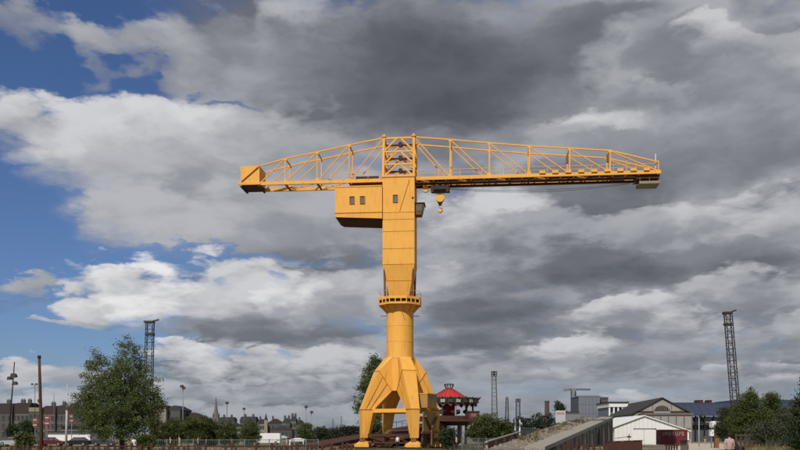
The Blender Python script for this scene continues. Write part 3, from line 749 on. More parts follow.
# shrubs across the left middle ground
SH = [(158, 140, [(160, 430, 13, 11), (158, 439, 12, 7)], GREEN, 'green shrub beside the big olive tree'), (176, 141, [(176, 428, 12, 11), (176, 438, 12, 8)], GREEN, 'tall green shrub under the slender lamp mast'),
      (193, 139, [(193, 427, 13, 11), (205, 425, 9, 9), (198, 438, 14, 8)], GREEN, 'broad bright green shrub in the middle of the hedge row'), (212, 142, [(213, 430, 12, 10), (213, 439, 12, 7)], DARKG, 'dark green shrub below the church spire'),
      (226, 140, [(227, 430, 11, 9), (228, 439, 12, 7)], GREEN, 'green shrub at the end of the hedge row nearest the town'), (251, 150, [(250, 429, 9, 9), (250, 438, 11, 7)], GREEN, 'lone green shrub left of the blue awning'),
      (306, 160, [(306, 431, 9, 8), (306, 440, 10, 6)], GREEN, 'small green tree below the twin lamp masts'), (322, 165, [(322, 433, 10, 7), (320, 440, 12, 6)], DARKG, 'dark low shrub at the foot of the rusty ramp'),
      (12, 205, [(12, 431, 6, 8)], DARKG, 'dark rounded shrub before the grey stone house'), (29, 205, [(28, 430, 9, 9)], DARKG, 'dark wide shrub before the parapet house'),
      (24, 75, [(24, 440, 7, 6)], GREEN, 'small bright green bush left of the brown pole'), (145, 88, [(146, 442, 9, 7)], GREEN, 'low bush at the foot of the big olive tree'),
      (488, 112, [(486, 427, 16, 14), (502, 430, 11, 11), (476, 433, 10, 9)], GREEN, 'spreading bright green bush in front of the carousel deck'), (448, 106, [(448, 438, 9, 10)], DARKG, 'dark green bush beside the right leg of the crane'),
      (510, 118, [(508, 436, 8, 8)], GREYG, 'grey-green bush at the head of the concrete slipway'), (560, 215, [(558, 408, 2.6, 8), (562, 410, 2.6, 6)], DARKG, 'small dark cypress behind the white billboard')]
for i, (px, d, ls, m, lab) in enumerate(SH):
    B = (X(px, d), d, 0)
    big = sum(l[2]*l[3] for l in ls)
    tree('cypress_tree' if 'cypress' in lab else 'shrub', lab, 'tree' if 'cypress' in lab else 'shrub', B, [lob(B, *l, d, .2*k) for k, l in enumerate(ls)], m, int(40 + big * .8), 38, .36 * max(1, d/140), .20 * max(1, d/140), 60 + i, .07, None, stems=3 if 'cypress' not in lab else 1, limbs=12)
# far woods
def wood(name, label, d, spans, seed):
    lobes = []
    r = random.Random(seed)
    for (p0, p1, y) in spans:
        x = p0
        while x < p1:
            rx = r.uniform(3.0, 6.5); c = at(x, y + r.uniform(0, 3), d); s = d / FPX
            lobes.append((c.x, d + r.uniform(-8, 8), c.z * .5, rx*s, rx*s, c.z * .52)); x += rx * .8
    v, cc = leaves(lobes, 60 * len(lobes) // 3, 26, 1.1 * d/400, .75 * d/400, seed)
    o = quad_mesh(name, v, FARG, None, 'stuff'); o['label'] = label; o['category'] = 'trees'
wood('far_wood', 'dark line of distant trees beyond the rusty ramp', 420, [(314, 342, 428), (342, 366, 424), (366, 392, 426)], 5)
wood('far_wood', 'dark line of distant trees beside the brick chimney', 380, [(486, 512, 421), (512, 538, 415), (534, 556, 412), (556, 580, 418)], 6)
wood('far_wood', 'distant trees on the skyline behind the flat white hall', 520, [(606, 636, 402)], 8)
grass('tall_grass', lambda d: (.333*d + 4.9 + .3*np.sin(d*.4), .333*d + 15.0), 66, 120, 24000, .3, 1.05, DRY, 'tall dry grass along the right side of the path', 3)
grass('green_weeds', lambda d: (.333*d + 6.5, .333*d + 19.0), 84, 124, 24000, .6, 2.1, GREYG, 'tall green weeds between the dry grass and the trees', 4, 'weeds')
grass('verge_grass', lambda d: (-.5*d, .24*d), 50, 110, 12000, .15, .6, leaf_mat('leaf_weed', (.05,.055,.02), (.2,.18,.08)), 'rough grass growing along the brown post fence', 9)

# ------------------------------------------------------------------ buildings
def windows(parent, x0, x1, yf, z0, z1, nx, nz, w, h, frame=None, m=GLASS):
    proto = pf = None
    for j in range(nz):
        for i in range(nx):
            cx = x0 + (x1-x0)*(i+.5)/nx; cz = z0 + (z1-z0)*(j+.5)/nz
            if proto is None:
                proto = MB().box(-w/2, w/2, -.03, .05, -h/2, h/2).build('window', m, parent)
                pf = MB().box(-w/2-.12, w/2+.12, -.14, .02, -h/2-.14, -h/2).box(-w/2-.12, w/2+.12, -.1, .02, h/2, h/2+.16).box(-w/2-.12, -w/2, -.08, .02, -h/2, h/2).box(w/2, w/2+.12, -.08, .02, -h/2, h/2).build('window_frame', frame or STONE, proto)
                q, qf = proto, pf
            else:
                q = proto.copy(); COL.objects.link(q); q.parent = parent
                qf = pf.copy(); COL.objects.link(qf); qf.parent = q
            q.location = (cx, yf, cz)
def house(label, px0, px1, d, y_eave, y_top, depth, wall, roof, nx, nz, kind='hip', name='town_house', chim=(), cat='building', wm=(1.1, 1.7), group=None):
    x0, x1 = X(px0, d), X(px1, d); ze, zt = Z(y_eave, d), Z(y_top, d)
    root = thing(name, label, cat, ((x0+x1)/2, d, 0), 0, group)
    hwid = (x1-x0)/2
    MB().box(-hwid, hwid, 0, depth, 0, ze).build('wall', wall, root)
    MB().box(-hwid-.18, hwid+.18, -.18, depth+.18, ze, ze+.22).build('cornice', STONE, root)
    e = .3; z0 = ze + .22
    if kind == 'hip':
        i = min(hwid*.85, depth*.42)
        rf = MB().loft([[(-hwid-e,-e,z0),(hwid+e,-e,z0),(hwid+e,depth+e,z0),(-hwid-e,depth+e,z0)], [(-hwid+i,i,zt),(hwid-i,i,zt),(hwid-i,depth-i,zt),(-hwid+i,depth-i,zt)]])
    elif kind == 'mansard':
        rf = MB().loft([[(-hwid-e,-e,z0),(hwid+e,-e,z0),(hwid+e,depth+e,z0),(-hwid-e,depth+e,z0)], [(-hwid+.1,1.0,z0+(zt-z0)*.75),(hwid-.1,1.0,z0+(zt-z0)*.75),(hwid-.1,depth-1,z0+(zt-z0)*.75),(-hwid+.1,depth-1,z0+(zt-z0)*.75)], [(-hwid+.4,3.5,zt),(hwid-.4,3.5,zt),(hwid-.4,depth-3.5,zt),(-hwid+.4,depth-3.5,zt)]])
    elif kind == 'gable':
        rf = MB().prism([(-hwid-e, z0), (hwid+e, z0), (0, zt)], -e, depth+e)
    else:
        rf = MB().box(-hwid-.1, hwid+.1, -.1, depth+.1, z0, max(zt, z0+.3))
    rf = rf.build('roof', roof, root)
    for (f, w) in chim:
        cx = -hwid + 2*hwid*f
        MB().box(cx-w/2, cx+w/2, depth*.4, depth*.4+1.0, z0+.2, zt+1.3).build('chimney', STONE_D, rf)
        for k in range(2): MB().lathe([(.16, 0), (.13, .45)], 8, (cx-w/4+k*w/2, depth*.4+.5, zt+1.3)).build('chimney_pot', TILE, rf)
    if nx: windows(root, -hwid, hwid, -.02, .8, ze-.1, nx, nz, *wm)
    return root
PINK = mat('pink_render', (0.17, 0.115, 0.105), 0.9, 0.15, 0.6, streak=0.3, streak_col=(0.15, 0.11, 0.10))  # wall renders likewise darkened in colour to stand for cloud shade
GREENW = mat('green_render', (0.10, 0.108, 0.095), 0.9, 0.15, 0.6, streak=0.3, streak_col=(0.1, 0.1, 0.09))
CREAM = mat('cream_render', (0.24, 0.22, 0.18), 0.9, 0.12, 0.6, streak=0.2, streak_col=(0.2, 0.19, 0.16))
BROWNW = mat('brown_render', (0.085, 0.058, 0.045), 0.9, 0.2, 0.6)
# quay houses far left
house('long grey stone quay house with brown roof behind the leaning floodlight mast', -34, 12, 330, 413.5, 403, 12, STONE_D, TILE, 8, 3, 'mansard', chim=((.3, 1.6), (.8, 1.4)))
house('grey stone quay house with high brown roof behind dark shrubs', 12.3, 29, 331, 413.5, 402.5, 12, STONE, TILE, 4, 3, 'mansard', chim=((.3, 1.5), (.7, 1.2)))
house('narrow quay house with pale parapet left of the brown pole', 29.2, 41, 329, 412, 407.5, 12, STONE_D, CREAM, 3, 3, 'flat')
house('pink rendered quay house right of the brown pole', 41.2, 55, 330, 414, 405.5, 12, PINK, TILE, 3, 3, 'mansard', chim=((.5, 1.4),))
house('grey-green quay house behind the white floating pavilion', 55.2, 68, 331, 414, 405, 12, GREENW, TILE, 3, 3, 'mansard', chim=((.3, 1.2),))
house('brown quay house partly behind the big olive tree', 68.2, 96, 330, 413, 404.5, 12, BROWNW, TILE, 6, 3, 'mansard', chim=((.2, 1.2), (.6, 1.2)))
house('pale blank gable building with slate roof right of the big olive tree', 152, 166, 290, 408, 405.5, 16, CREAM, SLATE, 0, 0, 'flat', 'warehouse_block')
house('grey building with low curved slate roof below the slender lamp mast', 166.2, 180, 292, 410, 405.2, 16, STONE_D, SLATE, 4, 1, 'hip', 'warehouse_block')
house('brown tiled low house between the grey building and the hedge', 181, 200, 300, 417, 412.5, 12, BROWNW, TILE, 4, 1, 'hip')
# town on the skyline
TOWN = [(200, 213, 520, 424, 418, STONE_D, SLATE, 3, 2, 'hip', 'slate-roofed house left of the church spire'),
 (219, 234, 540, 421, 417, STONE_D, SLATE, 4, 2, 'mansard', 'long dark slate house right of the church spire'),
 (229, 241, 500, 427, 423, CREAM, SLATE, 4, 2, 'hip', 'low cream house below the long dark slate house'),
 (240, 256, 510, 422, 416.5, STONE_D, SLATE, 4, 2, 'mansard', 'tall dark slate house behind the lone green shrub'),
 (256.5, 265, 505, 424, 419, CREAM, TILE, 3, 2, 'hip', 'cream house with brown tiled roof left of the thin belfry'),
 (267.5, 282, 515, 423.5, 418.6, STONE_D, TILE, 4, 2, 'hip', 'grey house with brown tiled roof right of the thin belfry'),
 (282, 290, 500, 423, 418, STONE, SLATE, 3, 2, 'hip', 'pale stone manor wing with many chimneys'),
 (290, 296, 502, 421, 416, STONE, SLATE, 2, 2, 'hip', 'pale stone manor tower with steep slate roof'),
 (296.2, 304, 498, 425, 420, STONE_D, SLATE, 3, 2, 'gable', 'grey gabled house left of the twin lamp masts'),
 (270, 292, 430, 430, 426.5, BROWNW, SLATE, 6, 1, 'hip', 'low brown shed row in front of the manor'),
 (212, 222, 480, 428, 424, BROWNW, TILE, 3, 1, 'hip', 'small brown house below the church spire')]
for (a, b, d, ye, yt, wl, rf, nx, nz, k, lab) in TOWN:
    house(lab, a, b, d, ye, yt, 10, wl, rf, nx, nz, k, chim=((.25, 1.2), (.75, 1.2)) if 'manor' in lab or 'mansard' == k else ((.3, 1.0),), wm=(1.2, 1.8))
# church spire
d = 800; b = at(216, 417, d)
ch = thing('church', 'slender grey stone church spire rising above the green hedge', 'church', (b.x, d, 0))
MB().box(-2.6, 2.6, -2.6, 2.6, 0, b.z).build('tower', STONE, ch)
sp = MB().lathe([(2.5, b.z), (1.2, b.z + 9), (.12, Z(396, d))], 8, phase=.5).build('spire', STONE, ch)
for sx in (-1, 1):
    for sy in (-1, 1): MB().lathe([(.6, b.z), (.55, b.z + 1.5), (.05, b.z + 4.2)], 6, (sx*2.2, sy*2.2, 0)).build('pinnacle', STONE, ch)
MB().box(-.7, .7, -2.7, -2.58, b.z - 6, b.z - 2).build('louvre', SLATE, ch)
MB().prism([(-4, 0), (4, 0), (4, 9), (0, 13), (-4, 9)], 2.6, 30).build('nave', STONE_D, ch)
# thin belfry
d = 500; bx = X(266, d)
bf = thing('belfry', 'thin white belfry with pointed cap among the town roofs', 'tower', (bx, d, 0))
MB().box(-.9, .9, -.9, .9, 0, Z(420, d)).build('shaft', CREAM, bf)
MB().lathe([(1.1, Z(420, d)), (.5, Z(417, d)), (.06, Z(413, d))], 8, phase=.5).build('cap', SLATE, bf)
# brick chimney
d = 400; bx = X(547, d)
cm = thing('brick_chimney', 'round red brick chimney above the dark distant trees', 'chimney', (bx, d, 0))
MB().lathe([(1.35, 0), (.95, Z(401.5, d))], 14).build('stack', mat('brick', (.11, .06, .05), .9, .25, 2), cm)
MB().lathe([(1.1, Z(402.4, d)), (1.15, Z(401, d)), (.8, Z(400.8, d))], 14).build('rim', STONE_D, cm)
# grey block building and its annexe, right
PANEL = mat('blue_grey_cladding', (0.165, 0.185, 0.21), 0.55, 0.10, 0.5, streak=0.2, streak_col=(.11, .12, .14))
PANEL_D = mat('dark_cladding', (0.075, 0.085, 0.10), 0.55, 0.12, 0.5)
d = 300; x0, x1 = X(578.5, d), X(600, d)
gb = thing('office_block', 'plain blue-grey clad block behind the top of the slipway', 'building', ((x0+x1)/2, d, 0))
hw2 = (x1-x0)/2; zt = Z(395.5, d)
MB().box(-hw2+.05, hw2-.05, .05, 14, 0, zt-.4).build('wall', PANEL_D, gb)
for i in range(6):
    for j in range(5):
        a, b_ = -hw2 + 2*hw2*i/6, -hw2 + 2*hw2*(i+1)/6; c, e = zt*j/5, zt*(j+1)/5
        MB().box(a+.03, b_-.03, -.02, .06, c+.03, e-.03 if j < 4 else zt-.4).build('cladding_panel', PANEL, gb)
MB().box(-hw2-.12, hw2+.12, -.12, 14.1, zt-.4, zt).build('parapet', STEEL, gb)
house('dark annexe with ribbon windows beside the blue-grey block', 600.3, 608, 302, 398.8, 397.8, 14, PANEL_D, SLATE, 2, 5, 'flat', 'office_annexe', wm=(1.0, 1.0))
house('low grey shed roof at the head of the slipway', 566, 579, 280, 413.5, 411.5, 12, STEEL, SLATE, 4, 1, 'flat', 'shed')
# flat white hall
d = 260; x0, x1 = X(609, d), X(628, d)
wh = thing('white_hall', 'flat-roofed white hall on legs behind the slipway end', 'building', ((x0+x1)/2, d, 0))
hw2 = (x1-x0)/2; zt = Z(403, d); zb = Z(407, d)
MB().box(-hw2, hw2, 0, 16, zb, zt).build('fascia', WHITE, wh)
MB().box(-hw2+.3, hw2-.3, 1.5, 15.5, 0, zb).build('glazing', PANEL, wh)
for i in range(5): MB().box(-hw2 + 2*hw2*i/4.4, -hw2 + 2*hw2*i/4.4 + .45, .2, .65, 0, zb).build('column', WHITE, wh)
MB().box(-hw2-.2, hw2+.2, -.2, 16.2, zt, zt+.35).build('roof', SLATE, wh)
# grey gabled warehouse
GAB = mat('weathered_boards', (0.30, 0.285, 0.26), 0.85, 0.15, 0.8, streak=0.35, streak_col=(.15, .14, .13))
RFD = mat('dark_corrugated', (0.045, 0.042, 0.042), 0.8, 0.2, 1.0)
d = 222; cx = X(662, d)
gw = thing('gabled_warehouse', 'grey gabled warehouse with dark corrugated roof and arched vent in its gable', 'building', (cx, d, 0), -R(4))
za, ze = Z(398.5, d), Z(412.5, d); wl = 6.9
MB().prism([(-wl, 0), (wl, 0), (wl, ze), (0, za), (-wl, ze)], 0, .4).build('front_wall', GAB, gw)
MB().box(-wl, wl, .4, 60, 0, ze).build('side_walls', GAB, gw)
rr = MB()
for s in (-1, 1):
    rr.put([(0,-.5,za+.12),(s*(wl+.7),-.5,ze-.55),(s*(wl+.7),60,ze-.55),(0,60,za+.12),(0,-.5,za+.3),(s*(wl+.7),-.5,ze-.37),(s*(wl+.7),60,ze-.37),(0,60,za+.3)], [(0,1,2,3),(7,6,5,4),(0,4,5,1),(1,5,6,2),(2,6,7,3),(3,7,4,0)])
rr.build('roof', RFD, gw)
vent = [(1.9*math.cos(t), ze + .35 + 1.35*math.sin(t)) for t in np.linspace(0, math.pi, 12)]
MB().prism(vent, -.06, .1).build('arched_vent', TILE, gw)
for i in range(7): MB().bar((-1.5+.5*i, -.09, ze+.4), (-1.5+.5*i, -.09, ze+.4+1.3*math.sqrt(max(.05, 1-((-1.5+.5*i)/1.9)**2))), .08).build('vent_slat', GAB, gw)
for a, b_ in ((-wl, -2.0), (2.0, wl)): MB().box(a, b_, -.12, .02, ze, ze+.35).build('tie_band', RUST, gw)
for x in (-4.6, -2.3, 2.3, 4.6): MB().box(x-.06, x+.06, -.05, .03, ze+.4, za - abs(x)*(za-ze)/wl - .2).build('board_joint', STONE_D, gw)
# lower front range of the warehouse
x0, x1 = X(648, 214)-cx, X(694, 214)-cx
MB().box(x0, x1, -8, -.5, 0, Z(415, 214)).build('front_range', GAB, gw)
MB().box(x0-.25, x1+.25, -8.3, -.3, Z(415, 214), Z(413, 214)).build('front_cornice', STONE, gw)
TEAL = mat('faded_teal', (.17, .22, .20), .7, .2, 1)
for i in range(6):
    x = x0 + (x1-x0)*(i+.5)/6
    MB().box(x-.55, x+.55, -8.04, -7.9, 1.0, 3.6).build('window', TEAL if i == 3 else GREYWIN, gw)
    MB().box(x+.75, x+.98, -8.14, -7.9, 0, Z(415, 214)-.1).build('pilaster', STONE, gw)
# long blue-grey market hall
BLUE = mat('blue_metal_roof', (0.052, 0.064, 0.105), 0.45, 0.12, 0.25, metal=0.2, streak=0.25, streak_col=(.05, .055, .075))
d = 265; x0, x1 = X(668, d), X(850, d)
bh = thing('long_hall', 'long low hall with blue-grey metal roof and tall glazing beneath the leaning lattice mast', 'building', (x0, d, 0))
L = x1 - x0; zt, ze = Z(402.2, d), Z(415.5, d)
np_ = 26
for i in range(np_):
    a, b_ = L*i/np_ + .04, L*(i+1)/np_ - .04
    MB().put([(a,-1,ze),(b_,-1,ze),(b_,6,zt),(a,6,zt),(a,-1,ze-.15),(b_,-1,ze-.15),(b_,6,zt-.15),(a,6,zt-.15)], [(0,1,2,3),(7,6,5,4),(4,5,1,0),(5,6,2,1),(6,7,3,2),(7,4,0,3)]).build('roof_panel', BLUE, bh)
MB().box(0, L, 5.5, 30, zt-.5, zt+.1).build('roof_top', BLUE, bh)
MB().box(.2, L-.2, 1.0, 30, 0, ze-.5).build('inner_wall', PANEL_D, bh)
for i in range(20):
    a = L*i/20
    MB().box(a+.35, a+L/20-.3, .6, .8, Z(423, d), ze-.3).build('pane', mat('pale_glazing', (.17, .19, .21), .2, .3, .3, spec=.6) if i % 3 else GLASS, bh)
    MB().box(a-.12, a+.16, -.4, .4, 0, ze).build('post', DKSTEEL, bh)
MB().box(0, L, -.6, .5, Z(424.5, d), Z(423.3, d)).build('beam', DKSTEEL, bh)
for px, w in ((705, 5), (716, 3)): MB().box(X(px, d)-x0, X(px, d)-x0 + w*.3, 6, 10, zt, zt+.9).build('roof_vent', RUST, bh)
MB().box(X(745, d)-x0, L, 7, 26, zt, zt+1.0).build('roof_monitor', BLUE, bh)
# white gabled marquee hall
d = 168; x0, xa, x1 = X(614.5, d), X(644, d), X(689, d)
mh_ = thing('white_shed', 'white boarded gabled shed with closed double doors left of the red container', 'shed', (xa, d, 0))
zE, zA, zR = Z(427, d), Z(416, d), Z(431, d)
SHEDW = mat('white_boards', (.72, .72, .70), .7, .05, 1.0, streak=.25, streak_col=(.45, .44, .41))
poly = [(x0-xa, 0), (x1-xa, 0), (x1-xa, zR), (0, zA), (x0-xa, zE)]
MB().prism(poly, .12, 22).build('wall', SHEDW, mh_)
nb = 18
for i in range(nb):
    a, b_ = x0-xa + (x1-x0)*i/nb, x0-xa + (x1-x0)*(i+1)/nb
    tz = lambda q: np.interp(q, [x0-xa, 0, x1-xa], [zE, zA, zR])
    MB().prism([(a+.015, 0), (b_-.015, 0), (b_-.015, tz(b_)-.05), (a+.015, tz(a)-.05)], 0, .13).build('board', SHEDW, mh_)
rr = MB()
for (ax, az, bx, bz) in ((0, zA, x0-xa-.35, zE-.12), (0, zA, x1-xa+.35, zR-.12)):
    rr.put([(ax,-.35,az),(bx,-.35,bz),(bx,22.3,bz),(ax,22.3,az),(ax,-.35,az+.16),(bx,-.35,bz+.16),(bx,22.3,bz+.16),(ax,22.3,az+.16)], [(0,1,2,3),(7,6,5,4),(0,4,5,1),(1,5,6,2),(2,6,7,3),(3,7,4,0)])
rr.build('roof', WHITE, mh_)
MB().box(-2.0, 2.3, -.1, 0.0, Z(429.2, d), Z(428.4, d)).build('door_track', STONE_D, mh_)
for a, b_ in ((-1.85, -.05), (.0, 1.8)): MB().box(a, b_, -.06, .0, .1, Z(429.4, d)).build('door', SHEDW, mh_)
MB().box(-.04, 0.0, -.07, -.005, .1, Z(429.4, d)).build('door_joint', STONE_D, mh_)
# red barrow-like trailer bar before the shed
bar_ = MB().bar((X(615, 160), 160, Z(438.5, 160)), (X(629, 160), 160, Z(436.5, 160)), .1).bar((X(629, 160), 160, .02), (X(629, 160), 160, Z(434, 160)), .12).box(X(627.5, 160), X(630.8, 160), 159.8, 160.2, Z(437.6, 160), Z(436, 160)).build('barrier_boom', DKRED)
tag(bar_, 'red lowered barrier boom in front of the white shed', 'barrier')
# red container with white graffiti
d = 150; x0, x1 = X(660.3, d), X(687.5, d)
ct = thing('shipping_container', 'dark red shipping container sprayed with white graffiti letters', 'container', (x0, d, 0))
W = x1-x0; zt = Z(429.6, d); zb = .18
MB().box(.05, W-.05, .06, 2.4, zb+.05, zt-.05).build('body', DKRED, ct)
for i in range(24):
    a = .1 + (W-.2)*i/24
    MB().box(a, a + (W-.2)/48, .02, .07, zb+.16, zt-.14).build('rib', DKRED, ct)
for a, b_, c, e in ((0, W, zb, zb+.16), (0, W, zt-.14, zt), (0, .12, zb+.16, zt-.14), (W-.12, W, zb+.16, zt-.14)): MB().box(a, b_, 0, 2.44, c, e).build('frame_rail', DKRED, ct)
GR = mat('white_spray', (.32, .22, .22), .8, .1, 3)
strokes = [[(0,1),(.35,0),(.7,1)], [(.5,.5),(.25,.9),(0,.5),(.25,.1),(.5,.5)], [(0,0),(0,1),(.45,.75),(.45,.25),(0,0)], [(.5,.5),(.25,.95),(0,.5),(.25,.05),(.5,.5)], [(0,1),(.05,.2),(.3,0),(.5,.25),(.5,1)], [(0,0),(.3,1),(.6,0),(.45,.4),(.15,.4)], [(0,0),(0,1),(.45,.8),(.1,.5),(.5,.25),(0,0)]]
gx = .35
gsp = MB()
for k, st_ in enumerate(strokes):
    wv = (W - .7) / 7
    pts = [(gx + p[0]*wv*1.25, -.012, zt - 1.05 + .72*p[1] + .05*(k % 2)) for p in st_]
    for p, q in zip(pts, pts[1:]): gsp.bar(p, q, .02, .085, up=(0, 0, 1) if abs(p[0]-q[0]) > .02 else (1, 0, 0))
    gx += wv
gsp.build('graffiti', GR, ct)

# ------------------------------------------------------------------ slipway, ramp, walls
E0, E1 = Vector((15.3, 95, .5)), Vector((37.9, 160, 5.05))      # right-hand edge of the slipway, foot and head
ax = (E1 - E0); flat = Vector((ax.x, ax.y, 0)); Ls = flat.length; fw = flat.normalized(); rt = Vector((fw.y, -fw.x, 0))
SM = Matrix.Identity(4); SM.col[0][:3] = fw; SM.col[1][:3] = -rt; SM.col[2][:3] = (0, 0, 1); SM.translation = (E0.x, E0.y, 0)
zsl = lambda t: .5 + (5.05 - .5) * t / Ls                       # deck height along the slipway
sl = thing('slipway', 'concrete shipyard slipway rising on arches, covered in rubble and weeds', 'slipway', SM.translation, math.atan2(fw.y, fw.x))
WID = 6.6
def slab(t0, t1, y0, y1, zo0, zo1, m, name, par=sl):
    MB().put([(t0,y0,zsl(t0)+zo0),(t1,y0,zsl(t1)+zo0),(t1,y1,zsl(t1)+zo0),(t0,y1,zsl(t0)+zo0),(t0,y0,zsl(t0)+zo1),(t1,y0,zsl(t1)+zo1),(t1,y1,zsl(t1)+zo1),(t0,y1,zsl(t0)+zo1)],
             [(0,3,2,1),(4,5,6,7),(0,1,5,4),(1,2,6,5),(2,3,7,6),(3,0,4,7)]).build(name, m, par)
nS = 12
INFILL = mat('pale_infill', (.36, .33, .28), .9, .15, .8, streak=.3, streak_col=(.2, .18, .15))
for i in range(nS):
    a, b = Ls*i/nS, Ls*(i+1)/nS
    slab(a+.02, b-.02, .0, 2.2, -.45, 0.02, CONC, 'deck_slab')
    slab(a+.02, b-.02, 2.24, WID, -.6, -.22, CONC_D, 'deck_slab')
# side wall: piers, arched panels between
nA = 8; pw_ = .9
for i in range(nA+1):
    t = Ls*(.12 + .88*i/nA)
    MB().box(t-pw_/2, t+pw_/2, .1, 1.0, 0, zsl(t)-.46).build('pier', CONC_D, sl)
for i in range(nA):
    t0, t1 = Ls*(.12+.88*i/nA)+pw_/2, Ls*(.12+.88*(i+1)/nA)-pw_/2
    zt0, zt1 = zsl(t0)-.46, zsl(t1)-.46
    c = (t0+t1)/2; rr_ = min((t1-t0)/2 - .25, max(.5, min(zt0, zt1)*.62)); zc = max(.1, min(zt0, zt1) - rr_ - .2)
    arc = [(c + rr_*math.cos(a), zc + rr_*math.sin(a)) for a in np.linspace(math.pi, 0, 11)]
    # spandrel above and beside the arch
    b = MB()
    poly = [(t0, 0), (t0, zt0), (t1, zt1), (t1, 0), (c+rr_, 0)] + arc[::-1] + [(c-rr_, 0)]
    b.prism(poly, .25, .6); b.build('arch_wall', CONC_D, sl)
    if i % 4 != 1: MB().prism([(c-rr_, 0), (c+rr_, 0)] + arc[::-1], .42, .5).build('arch_infill', INFILL, sl)
MB().box(Ls*.1, Ls, 1.1, WID, 0, .4).build('core', CONC_D, sl)
MB().put([(Ls*.1,1.1,0),(Ls,1.1,0),(Ls,WID-.1,0),(Ls*.1,WID-.1,0),(Ls*.1,1.1,zsl(Ls*.1)-.62),(Ls,1.1,zsl(Ls)-.62),(Ls,WID-.1,zsl(Ls)-.62),(Ls*.1,WID-.1,zsl(Ls*.1)-.62)], [(0,3,2,1),(4,5,6,7),(0,1,5,4),(1,2,6,5),(2,3,7,6),(3,0,4,7)]).build('fill', CONC_D, sl)
# low balustrade along the left edge
for i in range(16):
    t = .4 + 17*i/16
    MB().box(t-.12, t+.12, WID-.35, WID-.12, zsl(t)-.25, zsl(t)+.42).build('baluster', RUST_O if i % 4 else CONC, sl)
slab(0, 17.5, WID-.4, WID-.08, .42, .56, CONC, 'coping')
# rubble and weeds lying on the deck
r = random.Random(21); mb = MB(SM)
for i in range(700):
    t = Ls*r.random(); y = r.uniform(2.4, WID-.5); s = r.uniform(.05, .20) * (1.3 if r.random() < .1 else 1)
    z = zsl(t)-.25
    ang = r.random()*6.28; pts = []
    n = 6
    lo = [(t+s*math.cos(ang+k)*r.uniform(.7,1.1), y+s*math.sin(ang+k)*r.uniform(.7,1.1), z) for k in np.linspace(0, 2*math.pi, n, endpoint=False)]
    hi = [(t+(p[0]-t)*.62, y+(p[1]-y)*.62, z+s*r.uniform(.7,1.3)) for p in lo]
    mb.loft([lo, hi])
o = mb.build('rubble', mat('rubble', (.235, .195, .150), .95, .25, 2, island=.35, bump=.2), None, kind='stuff'); o['label'] = 'broken stones and rubble scattered over the slipway deck'; o['category'] = 'rubble'
v, cc = leaves([(fw.x*t - rt.x*y + E0.x, fw.y*t - rt.y*y + E0.y, zsl(t) + .05, 1.5, 1.5, .35) for t, y in ((10,3.5),(16,5),(22,4),(30,3),(38,5),(44,4),(50,3.5),(57,5),(62,4),(66,3),(26,5.5),(34,4.6),(47,5.6),(54,4.2),(13,4.6))], 130, 24, .28, .15, 77)
o = quad_mesh('slipway_weeds', v, leaf_mat('leaf_weed', (.05,.055,.02), (.2,.18,.08)), None, 'stuff'); o['label'] = 'dry weeds growing on the slipway deck'; o['category'] = 'weeds'

# rusty ramp left of the crane
P0, P1 = at(312, 445, 112), at(445, 423.5, 168)
P0.z = .1
ax2 = P1 - P0; L2 = Vector((ax2.x, ax2.y, 0)).length
rp = thing('launching_ramp', 'rusty red-brown launching ramp climbing behind the left legs of the crane', 'ramp', (P0.x, P0.y, 0), math.atan2(ax2.y, ax2.x))
zz = lambda t: P0.z + (P1.z - P0.z) * t / L2
def rslab(t0, t1, y0, y1, a, b, m, name):
    MB().put([(t0,y0,max(0,zz(t0)+a)),(t1,y0,max(0,zz(t1)+a)),(t1,y1,max(0,zz(t1)+a)),(t0,y1,max(0,zz(t0)+a)),(t0,y0,zz(t0)+b),(t1,y0,zz(t1)+b),(t1,y1,zz(t1)+b),(t0,y1,zz(t0)+b)],
             [(0,3,2,1),(4,5,6,7),(0,1,5,4),(1,2,6,5),(2,3,7,6),(3,0,4,7)]).build(name, m, rp)
for i in range(14):
    a, b = L2*i/14, L2*(i+1)/14
    rslab(a+.02, b-.02, 0, 5, -.35, 0, RUST, 'deck_plate')
    rslab(a+.02, b-.02, -.3, -.02, -.55, .18, RUST, 'side_beam')
    if i > 2: MB().box(b-.2, b+.2, .2, 4.8, 0, zz(b)-.36).build('trestle', RUST, rp)
rslab(0, L2, -1.6, -.4, -1.1, -.95, RUST_O, 'lower_ledge')
for i in range(20):
    t = L2*(i+.5)/20; MB().bar((t, 4.9, zz(t)), (t, 4.9, zz(t)+1.0), .06).build('rail_post', RUST, rp)
MB().bar((0, 4.9, zz(0)+1.0), (L2, 4.9, zz(L2)+1.0), .06).build('hand_rail', RUST, rp)

